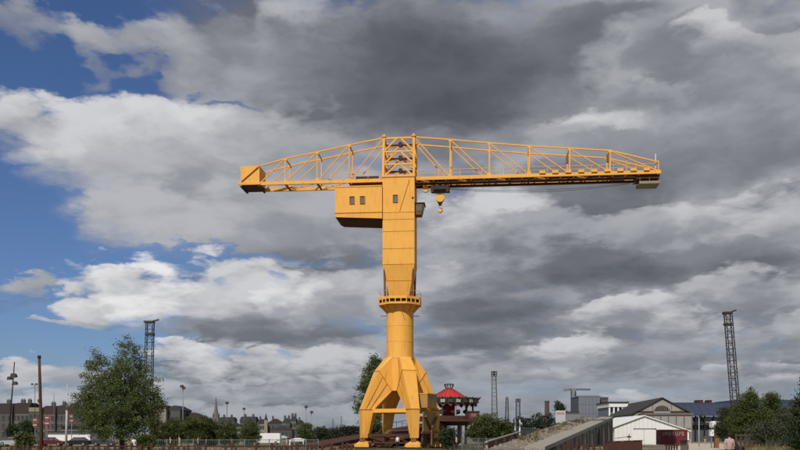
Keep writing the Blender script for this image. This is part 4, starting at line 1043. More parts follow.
# brown post fence along the bottom edge
def post_fence(label, p0, p1, n, h, m, w=.14, rails=(.35, .85), seed=1, panel=None):
    r = random.Random(seed); p0, p1 = Vector(p0), Vector(p1); dv = p1 - p0; L = dv.length
    f = thing('post_fence', label, 'fence', p0, math.atan2(dv.y, dv.x))
    protos = []
    for k in range(4):
        hh = h * (.86, 1.04, .95, .78)[k]
        protos.append(MB().loft([[(-w/2,-w/2,-.1),(w/2,-w/2,-.1),(w/2,w/2,-.1),(-w/2,w/2,-.1)], [(-w*.47,-w*.47,hh-.05),(w*.47,-w*.47,hh-.05),(w*.47,w*.47,hh-.05),(-w*.47,w*.47,hh-.05)], [(-w*.3,-w*.3,hh),(w*.3,-w*.3,hh),(w*.3,w*.3,hh),(-w*.3,w*.3,hh)]]).build('post', m if k < 3 else RUST_O, f))
    for i in range(n):
        o = protos[i] if i < 4 else protos[r.randrange(4)].copy()
        if i >= 4: COL.objects.link(o); o.parent = f
        o.location = (L*i/(n-1) + r.uniform(-.06, .06), r.uniform(-.03, .03), 0); o.rotation_euler = (r.uniform(-.03,.03), r.uniform(-.03,.03), r.uniform(-.2,.2))
    for z in rails: MB().bar((0, .1, z*h), (L, .1, z*h), .05, .08).build('rail', m, f)
    return f
post_fence('long rust-brown fence of close square posts left of the crane', (X(-12, 56), 56, 0), (X(352, 60), 60, 0), 70, 1.16, RUST, .16, seed=2)
post_fence('rust-brown post fence below the slipway arches', (X(566, 70), 70, 0), (X(611, 67), 67, 0), 9, 1.12, RUST, .15, seed=3)
# solid dark brown steel parapet
pr = thing('steel_parapet', 'solid dark brown steel parapet in front of the white shed', 'wall', (X(606, 66), 66, 0), math.atan2(-2.5, X(642, 63.5)-X(606, 66)))
Lp = math.hypot(2.5, X(642, 63.5)-X(606, 66))
for i in range(4):
    MB().box(Lp*i/4+.01, Lp*(i+1)/4-.01, 0, .05, .02, 1.22+.03*i).build('steel_plate', RUST, pr)
    MB().box(Lp*i/4-.04, Lp*i/4+.04, .05, .2, 0, 1.2+.03*i).build('post', RUST, pr)
MB().put([(0,-.04,1.21),(Lp,-.04,1.32),(Lp,.12,1.32),(0,.12,1.21),(0,-.04,1.26),(Lp,-.04,1.37),(Lp,.12,1.37),(0,.12,1.26)], [(0,3,2,1),(4,5,6,7),(0,1,5,4),(1,2,6,5),(2,3,7,6),(3,0,4,7)]).build('cap_rail', RUST, pr)
# little slatted barrier by the path
d = 62
bq = thing('slatted_barrier', 'small dark slatted barrier beside the gravel path', 'barrier', (X(666, d), d, 0), R(12))
for i in range(5): MB().box(.2*i, .2*i+.08, 0, .05, .04, .95).build('slat', DKSTEEL, bq)
MB().box(-.06, .96, -.03, .08, .95, 1.05).build('top_rail', RUST, bq); MB().box(-.06, .96, .0, .06, .12, .2).build('bottom_rail', DKSTEEL, bq)
bq = thing('slatted_barrier', 'short dark slatted barrier below the red container', 'barrier', (X(681, 84), 84, 0), R(40))
for i in range(7): MB().box(.2*i, .2*i+.08, 0, .05, .04, 1.15).build('slat', DKSTEEL, bq)
MB().box(-.06, 1.36, -.03, .08, 1.15, 1.25).build('top_rail', DKSTEEL, bq)
# pale bar fence in the middle distance
def bar_fence(label, p0, p1, step, h, seed):
    p0, p1 = Vector(p0), Vector(p1); dv = p1-p0; L = dv.length; n = int(L/step)
    f = thing('bar_fence', label, 'fence', p0, math.atan2(dv.y, dv.x))
    q = MB().box(-.05, .05, -.05, .05, 0, h+.08).build('post', STEEL, f)
    for i in range(n+1):
        o = q if i == 0 else q.copy()
        if i: COL.objects.link(o); o.parent = f
        o.location = (L*i/n, 0, 0)
    for z in (.15, h): MB().bar((0, 0, z), (L, 0, z), .05, .05).build('rail', STEEL, f)
    m = MB(); k = int(L/.13)
    for i in range(k): m.bar((L*(i+.5)/k, 0, .17), (L*(i+.5)/k, 0, h-.02), .02)
    m.build('bars', mat('fence_green', (.12, .14, .12), .6, .15, 3), f, kind='stuff')
bar_fence('pale steel bar fence in front of the green hedge', (X(140, 92), 92, 0), (X(318, 98), 98, 0), 1.25, 1.25, 1)
bar_fence('grey bar fence below the carousel', (X(462, 104), 104, 0), (X(510, 108), 108, 0), 1.2, 1.35, 2)
bar_fence('grey screen fence along the far side of the slipway', (X(504, 150), 150, 0), (X(557, 235), 235, 0), 2.5, 3.2, 3)

# ------------------------------------------------------------------ carousel
d = 172; cx, cy = X(449, d), d
ca = thing('carousel', 'round carousel with red cone roof, dark lantern and ornate canopy on a raised deck', 'carousel', (cx, cy, 0))
zz_ = lambda y: Z(y, d)
COPPER = mat('dark_bronze', (.055, .05, .04), .6, .3, 2); CREAMP = mat('cream_panel', (.35, .33, .29), .6, .2, 2)
rc = MB().lathe([(3.5, zz_(397.6)), (1.9, zz_(392.8)), (.8, zz_(389.2))], 20).build('cone_roof', RED, ca)
for k in range(20):
    a = 2*math.pi*k/20; MB().bar((3.5*math.cos(a), 3.5*math.sin(a), zz_(397.4)), (.82*math.cos(a), .82*math.sin(a), zz_(389.1)), .05).build('roof_rib', DKRED, rc)
ln = MB().lathe([(.62, zz_(389.2)), (.68, zz_(388.4))], 10).lathe([(1.0, zz_(384.6)), (.92, zz_(384.0)), (.2, zz_(383.6))], 10).build('lantern', COPPER, ca)
for k in range(10):
    a = 2*math.pi*k/10; MB().bar((.62*math.cos(a), .62*math.sin(a), zz_(388.5)), (.92*math.cos(a), .92*math.sin(a), zz_(384.6)), .1).build('lantern_post', COPPER, ln)
cp = MB().lathe([(2.7, zz_(398.4)), (5.2, zz_(397.9)), (5.75, zz_(398.6)), (5.35, zz_(404.0)), (2.7, zz_(404.4))], 24).build('canopy', COPPER, ca)
for k in range(24):
    a = 2*math.pi*k/24; m4 = Matrix.Rotation(a, 4, 'Z')
    MB(m4).put([(5.3,-.6,zz_(403.9)),(5.3,.6,zz_(403.9)),(5.42,0,zz_(407.2)),(5.0,-.55,zz_(403.9)),(5.0,.55,zz_(403.9))], [(0,1,2),(3,4,1,0),(0,2,3),(1,4,2),(3,2,4)]).build('scallop', COPPER if k % 2 else DKRED, cp)
    MB(m4).box(5.5, 5.66, -.42, .42, zz_(403.2), zz_(400.0)).build('fascia_panel', CREAMP if k % 2 else COPPER, cp)
    MB(m4).put([(5.6,-.18,zz_(399.2)),(6.3,0,zz_(396.6)),(5.6,.18,zz_(399.2)),(5.4,0,zz_(402))], [(0,1,2),(0,3,1),(1,3,2),(0,2,3)]).build('finial', COPPER, cp)
dk = MB().lathe([(5.3, zz_(421.6)), (5.6, zz_(421.0)), (5.6, zz_(416.4)), (4.9, zz_(416.2))], 28).build('deck', RUST, ca)
MB().lathe([(3.8, zz_(425.5)), (5.2, zz_(421.7))], 24).build('deck_soffit', RUST, ca)
for k in range(12):
    a = 2*math.pi*(k+.4)/12; MB().tube([(4.7*math.cos(a), 4.7*math.sin(a), zz_(416.4)), (4.7*math.cos(a), 4.7*math.sin(a), zz_(404))], .14, 8).build('column', COPPER if k % 3 else CREAMP, ca)
MB().lathe([(1.3, zz_(416.3)), (1.2, zz_(409)), (1.6, zz_(404.3))], 14).build('centre_core', RED, ca)
for k in range(8):                           # sea-creature mounts between the columns
    a = 2*math.pi*k/8 + .3; m4 = Matrix.Rotation(a, 4, 'Z') @ Matrix.Translation((3.4, 0, zz_(412.2)))
    MB(m4).tube([(-.05,-.9,.15),(0,-.55,.0),(0,0,.05),(0,.5,.1),(0,.85,.35),(0,1.05,.2)], [.08,.3,.42,.3,.12,.03], 8).build('mount', (CREAMP, COPPER, STEEL)[k % 3], ca, True)
    MB(m4).tube([(0,0,-.8),(0,0,2.0)], .04, 6).build('mount_pole', STEEL, ca)
for k in range(7):
    a = 2*math.pi*k/7; MB().tube([(3.2*math.cos(a), 3.2*math.sin(a), -.1), (3.3*math.cos(a), 3.3*math.sin(a), zz_(422))], .28, 10).build('pillar', CONC, ca)
bx = X(472.7, 168)-cx; b0 = 166.6-cy
bo = MB().box(bx-1.0, bx+1.05, b0-.7, b0+.9, Z(419.2, 167), Z(412, 167)).build('ticket_booth', DKRED, ca)
MB().box(bx-1.15, bx+1.2, b0-.85, b0+1.0, Z(412, 167), Z(411.2, 167)).build('booth_roof', COPPER, bo)
MB().box(bx-.5, bx+.5, b0-.74, b0-.68, Z(417, 167), Z(413.5, 167)).build('booth_window', GREYWIN, bo)
MB().box(-6.2, 5.6, -6.9, -4.6, Z(421.4, 166), Z(419.4, 166)).build('gangway', RUST, ca)

# ------------------------------------------------------------------ masts, lamps, lattice towers
def lattice(name, label, base, top, w0, w1, nseg, m, head=None, cat='mast', bar=.12):
    base, top = Vector(base), Vector(top); root = thing(name, label, cat, base)
    T = top - base
    def c(k, t):
        w = (w0 + (w1-w0)*t)/2
        return T*t + Vector(((-w, -w), (w, -w), (w, w), (-w, w))[k] + (0,))
    for k in range(4): MB().bar(c(k, 0), c(k, 1), bar*1.3).build('chord', m, root)
    br = MB()
    for i in range(nseg):
        a, b = i/nseg, (i+1)/nseg
        for k in range(4):
            k2 = (k+1) % 4
            br.bar(c(k, b), c(k2, b), bar*.7)
            br.bar(c(k, a), c(k2, b), bar*.6) if i % 2 else br.bar(c(k2, a), c(k, b), bar*.6)
    br.build('bracing', m, root, kind='stuff')
    if head == 'crane':
        MB().box(T.x-w1*.8, T.x+w1*.6, T.y-w1*.6, T.y+w1*.6, T.z-.1, T.z+.35).build('head', LAT, root)
        MB().bar((T.x+w1*.2, T.y, T.z+.2), (T.x+w1*1.35, T.y, T.z+.75), .35).build('sheave_arm', m, root)
        MB().box(T.x-w1*.62, T.x+w1*.62, T.y-w1*.55, T.y+w1*.55, T.z-w1*1.9, T.z-w1*1.6).build('platform', LAT, root)
    if head == 'lamps':
        MB().box(T.x-w1*.8, T.x+w1*.8, T.y-.5, T.y+.5, T.z-.1, T.z+.1).build('lamp_frame', m, root)
        for i in range(4):
            for j in range(2): MB().box(T.x-w1*.8+w1*.41*i, T.x-w1*.48+w1*.41*i, T.y-.7, T.y-.3, T.z+.2+.65*j, T.z+.7+.65*j).build('floodlight', DKSTEEL, root)
        MB().box(T.x-w1*.08, T.x+w1*.08, T.y-.25, T.y-.15, T.z, T.z+1.5).build('lamp_rack', m, root)
    return root
LAT = mat('lattice_grey', (.05, .045, .045), .6, .25, 2, metal=.2)
LATP = mat('lattice_pale', (.13, .125, .12), .6, .2, 2, metal=.2)
lattice('lattice_mast', 'tall leaning dark lattice crane jib beyond the trees by the path', (X(738.5, 200), 200, 0), at(728, 313.5, 200), 1.55, 1.35, 22, LAT, 'crane', bar=.13)
lattice('lattice_mast', 'upright dark lattice crane mast behind the big olive tree', (X(147, 230), 230, 0), at(150, 322.5, 230), 1.9, 1.7, 18, LAT, 'crane', bar=.14)
lattice('lattice_mast', 'slim grey lattice floodlight tower right of the carousel', (X(495, 260), 260, 0), at(494, 376, 260), 1.8, 1.1, 16, LATP, 'lamps', bar=.11)
lattice('lattice_mast', 'short lattice floodlight tower left of the brick chimney', (X(518, 380), 380, 0), at(518, 402, 380), 1.8, 1.4, 10, LAT, 'lamps', bar=.14)
lattice('lattice_mast', 'thin dark lattice tower between two floodlight towers', (X(507, 360), 360, 0), at(507, 397, 360), 1.6, .7, 10, LAT, None, bar=.15)
lattice('lattice_mast', 'faint distant lattice mast above the far wood', (X(341, 700), 700, 0), at(341.5, 416, 700), 1.5, .8, 12, LATP, None, bar=.12)
lattice('lattice_mast', 'faint distant lattice mast left of its taller twin', (X(333, 720), 720, 0), at(333, 419, 720), 1.5, .8, 12, LATP, None, bar=.12)
def lamp(label, px0, px1, ytop, d, r0, r1, m, heads=(), name='lamp_mast', thin=None):
    base = Vector((X(px0, d), d, 0)); top = at(px1, ytop, d); root = thing(name, label, 'lamp', base)
    T = top - base
    pts = [Vector((0, 0, -.1)), T*.5, T] if not thin else [Vector((0, 0, -.1)), T*thin, T*(thin+.005), T]
    rads = [r0, (r0+r1)/2, r1] if not thin else [r0, r0*.9, r1, r1*.8]
    MB().tube(pts, rads, 10).build('pole', m, root, True)
    for (t, dx, s) in heads:
        p = T*t; q = p + Vector((dx, -.15, .05))
        MB().bar(p, q, .08*s).build('arm', m, root)
        MB().loft([[(q.x-.32*s,q.y-.3*s,q.z-.22*s),(q.x+.32*s,q.y-.3*s,q.z-.22*s),(q.x+.32*s,q.y+.2*s,q.z-.1*s),(q.x-.32*s,q.y+.2*s,q.z-.1*s)], [(q.x-.25*s,q.y-.2*s,q.z+.25*s),(q.x+.25*s,q.y-.2*s,q.z+.25*s),(q.x+.2*s,q.y+.2*s,q.z+.22*s),(q.x-.2*s,q.y+.2*s,q.z+.22*s)]]).build('lamp_head', DKSTEEL, root)
    return root
lamp('leaning floodlight mast with three lamp heads above the grey quay houses', 8, 14.5, 362, 150, .16, .08, DKSTEEL, ((.80, -.5, 1.2), (.83, .15, 1.6), (.74, .45, 1.3)))
lamp('thin double-headed street lamp just left of the brown pole', 35, 35, 384.5, 200, .07, .05, DKSTEEL, ((1, -.55, .8), (1, .4, .8)))
lamp('very thin mast above the quay roofs right of the brown pole', 54, 54, 393, 240, .1, .06, LATP)
lamp('grey stepped mast beside the white floating pavilion', 66, 67.5, 384, 125, .17, .07, PALE_STEEL, ((.62, .1, .7),), thin=.6)
lamp('slender lamp mast above the green hedge', 183, 183, 385, 260, .2, .1, STEEL, ((.97, -.2, 1.8), (.94, .3, 1.6)))
lamp('lamp mast right of the church spire', 227, 227, 402, 360, .2, .12, LATP, ((.97, .1, 2.2),))
lamp('low lamp mast above the tall dark slate house', 244, 244, 408, 420, .2, .12, LATP, ((.97, .1, 2.2),))
lamp('taller of the twin lamp masts beyond the small green tree', 306, 306, 406, 300, .17, .1, STEEL, ((.97, .1, 1.8),))
lamp('shorter of the twin lamp masts beyond the small green tree', 311.5, 311.5, 411.5, 310, .17, .1, STEEL, ((.97, .1, 1.8),))
lamp('thin white lamp post at the far end of the path', 699, 699, 416, 140, .09, .06, PALE_STEEL, ((1, .2, .8),))
bp = thing('timber_pole', 'tall bare rust-brown pole standing among the quay bushes', 'pole', (X(42, 62), 62, 0))
T = at(39.2, 355.5, 62) - Vector((X(42, 62), 62, 0))
MB().tube([(0,0,-.1), T*.4, T*.75, T], [.13, .115, .10, .085], 12).build('shaft', mat('brown_pole', (.085, .040, .024), .9, .25, 3, bump=.2), bp, True)
MB().disc(T*.985, (0, 0, 1), .12, .18, 12).build('cap', DKSTEEL, bp)
MB().box(T.x*.6-.14, T.x*.6+.06, -.12, .12, T.z*.55, T.z*.58).build('clamp', RUST, bp)
# tower crane far right of centre
d = 330; bx = X(573.5, d)
tc = lattice('tower_crane', 'distant grey tower crane with short flat jib beside the blue-grey block', (bx, d, 0), at(573.5, 391, d), 1.5, 1.5, 14, LATP, None, 'crane', .2)
jb = MB().bar((-3.2, 0, Z(389.5, d)), (6.2, 0, Z(389.5, d)), .5, .6).build('jib', LATP, tc)
MB().box(-3.6, -1.8, -.5, .5, Z(391, d), Z(389, d)).build('counterweight', STEEL, tc); MB().box(-.9, .9, -.9, .9, Z(391.4, d), Z(388.5, d)).build('cab', STEEL, tc)
# white flagpoles
for px, lab, fl in ((515.2, 'plain white pole beside the white flagpole', False), (519.8, 'white flagpole with small furled flag before the dark trees', True)):
    fp = thing('flagpole', lab, 'pole', (X(px, 150), 150, 0))
    MB().tube([(0,0,0),(0,0,Z(419, 150))], [.13, .10], 10).build('shaft', WHITE, fp, True)
    MB().disc((0,0,Z(419, 150)+.04), (0,0,1), .13, .1, 10).build('cap', STEEL, fp)
    if fl: MB().put([(.1,0,Z(422,150)),(.45,.05,Z(423.2,150)),(.38,-.05,Z(425.5,150)),(.1,0,Z(425,150)),(.1,.05,Z(422,150)),(.45,.1,Z(423.2,150)),(.38,0,Z(425.5,150)),(.1,.05,Z(425,150))], [(0,1,2,3),(7,6,5,4),(0,4,5,1),(1,5,6,2),(2,6,7,3),(3,7,4,0)]).build('flag', WHITE, fp)
# billboard with a red line of lettering
d = 205; x0, x1 = X(555.5, d), X(565.5, d)
bb = thing('billboard', 'white billboard with a line of red lettering above the slipway', 'sign', ((x0+x1)/2, d, 0)); hb = (x1-x0)/2
MB().box(-hb, hb, -.1, .1, Z(423, d), Z(410.5, d)).build('panel', mat('sign_white', (.42, .44, .44), .6, .06, 1), bb)
for k in range(6): MB().box(-hb*.78+hb*.26*k, -hb*.78+hb*.26*k+hb*.2, -.13, -.1, Z(414.2, d), Z(412.6, d)).build('lettering', mat('sign_red', (.55, .10, .10), .6, .08, 2), bb)
for s in (-.8, .8): MB().box(hb*s-.1, hb*s+.1, -.05, .25, 0, Z(410.8, d)).build('post', STEEL, bb)
# navigation signs on posts at the quay
def nav(px, y, d, lab, n=2, s=1.0):
    root = thing('navigation_sign', lab, 'sign', (X(px, d), d, 0)); z = Z(y, d)
    MB().bar((0, .06, 0), (0, .06, z + 1.2*s), .1).build('post', STEEL, root)
    for k in range(n):
        zc = z + (.62 - 1.24*k)*s
        bd = MB().disc((0, 0, zc), (0, 1, 0), .56*s, .06, 20).build('disc', mat('faded_sign_red', (.24, .045, .05), .7, .3, 2), root)
        MB().box(-.42*s, .42*s, -.045, -.028, zc-.13*s, zc+.13*s).build('white_bar', PALE_STEEL, bd)
nav(47, 420.5, 150, 'pair of red and white round river signs right of the brown pole', 2, .75)
nav(35, 422.5, 152, 'pair of faded red river signs left of the brown pole', 2, .7)
nav(71.5, 418.5, 150, 'pair of red river signs beside the big olive tree', 2, .6)

# ------------------------------------------------------------------ quayside things
# floating white pavilion
d = 175; x0, x1 = X(48, d), X(90, d)
pv_ = thing('river_pavilion', 'long white low pavilion with dark flat roofs on the quay', 'pavilion', (x0, d, 0)); L = x1-x0
MB().box(0, L, 0, 5, 0, Z(432.4, d)).build('hull', WHITE, pv_)
MB().box(-.3, L+.3, -.5, 5.3, Z(432.2, d), Z(431.2, d)).build('lower_roof', DKSTEEL, pv_)
MB().box(L*.3, L, .6, 4.6, Z(431.2, d), Z(426.6, d)).build('upper_cabin', STEEL, pv_)
for k in range(8): MB().box(L*.3+L*.7*k/8+.12, L*.3+L*.7*(k+1)/8-.12, .54, .62, Z(430.6, d), Z(427.4, d)).build('pane', GREYWIN, pv_)
MB().box(L*.26, L+.3, .0, 5.0, Z(426.6, d), Z(425.6, d)).build('upper_roof', DKSTEEL, pv_)
# awning and marquees
def gazebo(px0, px1, d, y0, y1, lab, m, frame=WHITE):
    x0, x1 = X(px0, d), X(px1, d); h = (x1-x0)/2; g_ = thing('canopy_tent', lab, 'tent', ((x0+x1)/2, d, 0)); ze, zt = Z(y1, d), Z(y0, d)
    for sx in (-1, 1):
        for y in (.1, 3.4): MB().bar((sx*(h-.1), y, 0), (sx*(h-.1), y, ze), .12).build('leg', frame, g_)
    MB().loft([[(-h,0,ze-.25),(h,0,ze-.25),(h,3.5,ze-.25),(-h,3.5,ze-.25)], [(-h,0,ze),(h,0,ze),(h,3.5,ze),(-h,3.5,ze)], [(-h*.3,1.4,zt),(h*.3,1.4,zt),(h*.3,2.1,zt),(-h*.3,2.1,zt)]]).build('canopy', m, g_)
gazebo(257, 276, 185, 433.4, 436.2, 'faded blue awning below the town roofs', mat('blue_awning', (.06, .14, .20), .7, .12, 1.5))
gazebo(289, 304, 120, 438, 439.6, 'white party tent beside the foot of the rusty ramp', WHITE)
gazebo(276, 287, 190, 435.6, 437.2, 'grey awning right of the blue awning', PALE_STEEL)
# cars and a van
def car(px, d, lab, m, rz=0.0, van=False, group=None):
    c = thing('delivery_van' if van else 'parked_car', lab, 'van' if van else 'car', (X(px, d), d, 0), rz, group)
    L, W, H = (5.2, 1.95, 2.2) if van else (4.2, 1.72, 1.45)
    if van: prof = [(-L/2, .35), (L/2-.1, .35), (L/2, .7), (L/2-.1, 1.05), (L/2-.85, 1.25), (L/2-1.5, H), (-L/2+.1, H), (-L/2, H-.15)]
    else: prof = [(-L/2, .4), (-L/2+.1, .25), (L/2-.12, .25), (L/2, .55), (L/2-.15, .78), (L/2-1.05, .92), (-L/2+.5, .98), (-L/2+.05, .9)]
    MB().prism(prof, -W/2, W/2).build('body', m, c)
    if not van:
        a = [(-L/2+.35, .96), (L/2-1.05, .92), (L/2-1.75, H-.04), (-L/2+1.0, H-.02)]
        MB().loft([[(a[0][0],-W/2+.05,.94),(a[1][0],-W/2+.05,.90),(a[1][0],W/2-.05,.90),(a[0][0],W/2-.05,.94)], [(a[3][0],-W/2+.14,H-.06),(a[2][0],-W/2+.14,H-.08),(a[2][0],W/2-.14,H-.08),(a[3][0],W/2-.14,H-.06)]]).build('glasshouse', GLASS, c)
        MB().box(a[3][0]-.02, a[2][0]+.05, -W/2+.12, W/2-.12, H-.07, H).build('roof', m, c)
        for x in (-.35, .55): MB().bar((x, -W/2+.03, .94), (x-.05, -W/2+.12, H-.05), .09).build('pillar', m, c)
    else:
        for s in (-1, 1): MB().box(L/2-1.75, L/2-1.0, s*W/2-.015, s*W/2+.015, 1.2, 1.75).build('side_window', GLASS, c)
        MB().put([(L/2-.86,-.8,1.27),(L/2-.86,.8,1.27),(L/2-1.42,.75,2.05),(L/2-1.42,-.75,2.05)], [(0,1,2,3)]).build('windscreen', GLASS, c)
    for x in (-L/2+.8, L/2-.85):
        for s in (-1, 1):
            w_ = MB().disc((x, s*(W/2-.1), .32), (0, 1, 0), .32, .24, 18).build('wheel', BLACK, c)
            MB().disc((x, s*(W/2-.1)+s*.125, .32), (0, 1, 0), .19, .02, 12).build('hub_cap', STEEL, w_)
    for s in (-1, 1):
        MB().box(L/2-.12, L/2+.01, s*.62-.16, s*.62+.16, .58, .74).build('headlight', PALE_STEEL, c)
        MB().box(-L/2-.01, -L/2+.08, s*.62-.14, s*.62+.14, .66, .82).build('tail_light', DKRED, c)
def paint(n, c): return mat(n, c, .3, .04, 2, spec=.5)
car(52, 150, 'dark red car parked in front of the white pavilion', paint('paint_maroon', (.09, .012, .014)), R(4))
car(77, 148, 'black car parked in front of the white pavilion', paint('paint_black', (.012, .012, .014)), R(180))
car(12, 150, 'silver car parked before the dark rounded shrub', paint('paint_silver', (.35, .36, .37)), R(178))
car(105, 152, 'dark grey car parked under the big olive tree', paint('paint_grey', (.05, .052, .056)), R(2))
car(267, 172, 'white delivery van under the blue awning', WHITE, R(180), van=True)
# white sculpture on a brown post by the path
d = 122; sx_ = X(715.5, d)
sc_ = thing('box_sculpture', 'white rounded box with dark opening perched on a brown post by the path', 'sculpture', (sx_, d, 0))
MB().loft([[(-.45,-.4,Z(428.2,d)),(.5,-.4,Z(428.2,d)),(.5,.6,Z(428.2,d)),(-.45,.6,Z(428.2,d))], [(-.6,-.5,Z(427,d)),(.66,-.5,Z(427,d)),(.66,.7,Z(427,d)),(-.6,.7,Z(427,d))], [(-.6,-.5,Z(422.5,d)),(.6,-.5,Z(422.5,d)),(.6,.7,Z(422.5,d)),(-.6,.7,Z(422.5,d))], [(-.42,-.35,Z(421.2,d)),(.42,-.35,Z(421.2,d)),(.42,.5,Z(421.2,d)),(-.42,.5,Z(421.2,d))]]).build('head', WHITE, sc_)
MB().tube([(.16,-.48,Z(424.7,d)),(.16,-.56,Z(424.7,d))], .24, 14).build('opening', BLACK, sc_)
MB().box(-.12, .42, -.2, .35, 0, Z(428.2, d)).build('post', RUST_O, sc_)
MB().box(-.78, -.3, -.3, .3, Z(436, d), Z(429.5, d)).build('side_box', WHITE, sc_)
MB().box(-.3, -.12, -.1, .1, Z(433, d), Z(432, d)).build('side_bracket', STEEL, sc_)
MB().box(-.6, -.5, -.1, .1, 0, Z(436, d)).build('side_leg', STEEL, sc_)
# wooden rail fence between path trees
wf = thing('rail_fence', 'brown wooden rail fence under the trees by the path', 'fence', (X(736, 90), 90, 0), R(3)); L = X(764, 90)-X(736, 90)
for i in range(7): MB().box(L*i/6-.07, L*i/6+.07, -.07, .07, 0, 1.9).build('post', BARK, wf)
for z in (1.0, 1.65): MB().box(0, L, -.12, -.06, z, z+.16).build('rail', BARK, wf)

# ------------------------------------------------------------------ people
SKIN = mat('skin', (.42, .24, .17), .6, .08, 6)
def skin_mesh(name, joints, edges, m, parent, sub=1, root=0):
    me = bpy.data.meshes.new(name); me.from_pydata([j[:3] for j in joints], edges, []); me.update(); me.materials.append(m)
    o = bpy.data.objects.new(name, me); COL.objects.link(o); o.parent = parent
    md = o.modifiers.new('Skin', 'SKIN'); md.use_smooth_shade = True
    for i, j in enumerate(joints):
        sv = me.skin_vertices[0].data[i]; sv.radius = (j[3], j[4] if len(j) > 4 else j[3]); sv.use_root = (i == root)
    if sub: s = o.modifiers.new('Sub', 'SUBSURF'); s.levels = sub; s.render_levels = sub
    return o
def person(lab, loc, rz, shirt, trous, hair, h=1.75, stride=.16, near=False, long_hair=False, group=None):
    p = thing('person', lab, 'person', loc, rz, group); k = h / 1.75
    J, E = [], []
    def add(x, y, z, r, r2=None, par=None):
        J.append((x*k, y*k, z*k, r*k, (r2 or r)*k))
        if par is not None: E.append((par, len(J)-1))
        return len(J)-1
    pel = add(0, 0, .95, .135, .11); sp_ = add(0, .01, 1.14, .125, .095, pel); chs = add(0, .0, 1.34, .15, .11, sp_); nk = add(0, .01, 1.475, .055, .055, chs)
    hb_ = add(0, .03, 1.55, .065, .08, nk); hd = add(0, .035, 1.64, .078, .098, hb_); ht = add(0, .025, 1.72, .05, .06, hd)
    if near: add(0, .15, 1.62, .014, .014, hd)
    for s in (-1, 1):
        sh = add(s*.165, 0, 1.40, .062, .062, chs); el_ = add(s*.225, -.05 + s*.05, 1.13, .043, .043, sh); wr = add(s*.23, .03 + s*.09, .90, .029, .029, el_)
        pm = add(s*.232, .05 + s*.1, .83, .038, .022, wr)
        if near:
            for f in range(4): t = add(s*.232, .02 + s*.1 + .02*f, .77 - .006*abs(f-1), .010, .010, pm); add(s*.222, .03 + s*.1 + .02*f, .725, .008, .008, t)
            add(s*.205, .09 + s*.1, .81, .010, .010, pm)
        hip = add(s*.095, 0, .88, .098, .098, pel); kn = add(s*.1, s*stride*.5 + .05, .49, .062, .062, hip); an = add(s*.1, s*stride - .05*(s < 0), .10 + .03*(s < 0), .042, .042, kn)
        add(s*.105, s*stride + .13, .045, .036, .03, an)
    skin_mesh('body', J, E, SKIN, p)
    e = .022*k
    q = lambda i, g=1.0: (J[i][0], J[i][1], J[i][2], J[i][3]*g + e, J[i][4]*g + e)
    n_arm = next(i for i, j in enumerate(J) if abs(j[2]/k - 1.40) < 1e-6); step = [i for i, j in enumerate(J) if abs(j[2]/k - 1.40) < 1e-6]
    sj = [q(chs), q(sp_), (0, .0, .93*k, .145*k+e, .12*k+e), (0, .01*k, 1.46*k, .06*k+e, .055*k+e)]; se = [(0,1),(1,2),(0,3)]
    for i in step:
        b = len(sj); a0, a1 = J[i], J[i+1]; mid = tuple(a0[t]*.25 + a1[t]*.75 for t in range(3)) + (.048*k+e*.7,)
        sj += [q(i), mid]; se += [(0, b), (b, b+1)]
    skin_mesh('shirt', sj, se, shirt, p)
    hips = [i for i, j in enumerate(J) if abs(j[2]/k - .88) < 1e-6]
    tj = [(0, 0, .96*k, .138*k+e*.6, .115*k+e*.6)]; te = []
    for i in hips:
        b = len(tj); tj += [q(i, .98), q(i+1), (J[i+2][0], J[i+2][1], J[i+2][2]+.03*k, .058*k+e*.4)]; te += [(0, b), (b, b+1), (b+1, b+2)]
    skin_mesh('trousers', tj, te, trous, p)
    for i in hips:
        f = J[i+3]; MB().loft([[(f[0]-.05*k, f[1]-.22*k, .0), (f[0]+.05*k, f[1]-.22*k, .0), (f[0]+.05*k, f[1]+.05*k, .0), (f[0]-.05*k, f[1]+.05*k, .0)], [(f[0]-.045*k, f[1]-.2*k, .09*k), (f[0]+.045*k, f[1]-.2*k, .09*k), (f[0]+.035*k, f[1]+.02*k, .06*k), (f[0]-.035*k, f[1]+.02*k, .06*k)]]).build('shoe', BLACK, p)
    # hair: cap over back and crown
    prof = [(.045, -.12), (.088, -.07), (.098, 0), (.09, .05), (.06, .09), (.012, .108)]
    c = (0, .022*k, 1.655*k); hm = MB()
    hm.lathe([(r_*k, z_*k) for r_, z_ in prof], 14, c); o = hm.build('hair', hair, p, True)
    for vtx in o.data.vertices:
        dy = vtx.co.y - c[1]
        if dy > 0 and vtx.co.z < c[2] + .045*k: vtx.co.y = c[1] + dy*.35
        else: vtx.co.y = c[1] + dy*1.12
    if near:
        for s in (-1, 1): MB().disc((s*.082*k, .04*k, 1.63*k), (1, 0, 0), .03*k, .018*k, 10).build('ear', SKIN, p)
        for s in (-1, 1): MB().lathe([(.004, -.011), (.011, 0), (.004, .011)], 8, (s*.032*k, .118*k, 1.645*k)).build('eye', BLACK, p)
        MB().box(-.025*k, .025*k, .112*k, .124*k, 1.572*k, 1.582*k).build('mouth', DKRED, p)
    return p
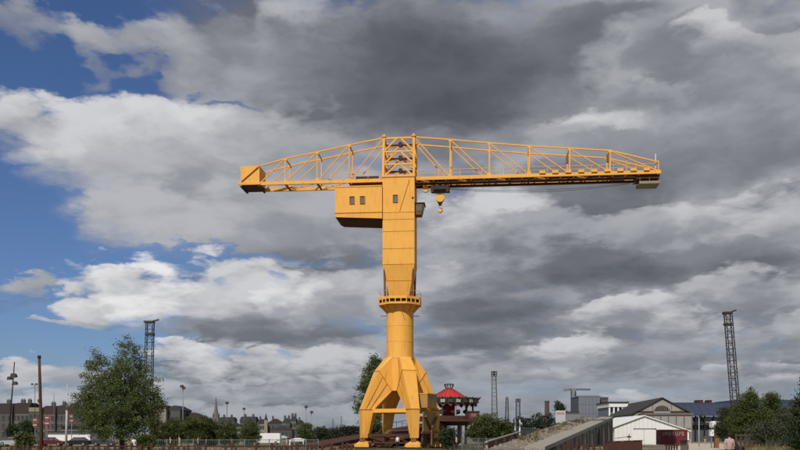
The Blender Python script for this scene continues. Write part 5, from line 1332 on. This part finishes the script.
PINKT = mat('pink_top', (.40, .27, .26), .85, .08, 5); NAVY = mat('navy_cloth', (.018, .018, .028), .9, .15, 5); HAIRD = mat('dark_hair', (.012, .009, .008), .7, .2, 12); BEIGE = mat('beige_cloth', (.4, .34, .25), .9, .1, 5); YELT = mat('yellow_top', (.60, .48, .16), .85, .08, 5)
LPERS = (X(729.5, 45), 45, 0.004)
person('person in a pink top with dark hair walking away along the path', LPERS, R(-14), PINKT, NAVY, HAIRD, 1.80, .2, True)
bg_ = thing('shoulder_bag', 'black shoulder bag hanging at the hip of the person in pink', 'bag', (LPERS[0] + .36, 45.02, .86), R(-14))
MB().loft([[(-.09,-.2,-.02),(.09,-.2,-.02),(.09,.2,-.02),(-.09,.2,-.02)], [(-.11,-.22,.2),(.11,-.22,.2),(.11,.22,.2),(-.11,.22,.2)], [(-.05,-.17,.42),(.05,-.17,.42),(.05,.17,.42),(-.05,.17,.42)]]).build('pouch', BLACK, bg_)
MB().tube([(-.02,-.15,.4),(-.14,-.13,.62),(-.28,-.06,.72),(-.3,.04,.72),(-.14,.12,.62),(-.02,.15,.4)], .018, 6).build('strap', BLACK, bg_)
person('person in a white top standing under the yellow crane', (X(397.5, 113), 113, 0), R(160), WHITE, NAVY, HAIRD, 1.72, .05)
person('person in a pale top and dark trousers walking below the carousel', (X(456.5, 100), 100, 0), R(80), PALE_STEEL, NAVY, HAIRD, 1.74, .18)
person('person in a yellow top behind the bar fence', (X(179.5, 99), 99, 0), R(100), YELT, BEIGE, HAIRD, 1.70, .15)
person('person in a cream top behind the bar fence left of the yellow top', (X(170.5, 101), 101, 0), R(90), BEIGE, NAVY, HAIRD, 1.62, .15)
person('person in a pink top behind the bar fence', (X(198, 100), 100, 0), R(-95), PINKT, NAVY, HAIRD, 1.6, .15)
person('person in a white top under the big olive tree', (X(134, 86), 86, 0), R(30), WHITE, PALE_STEEL, HAIRD, 1.55, .08)
person('distant walker in red at the far end of the path', (X(705, 190), 190, 0.004), R(170), DKRED, BEIGE, HAIRD, 1.72, .15)
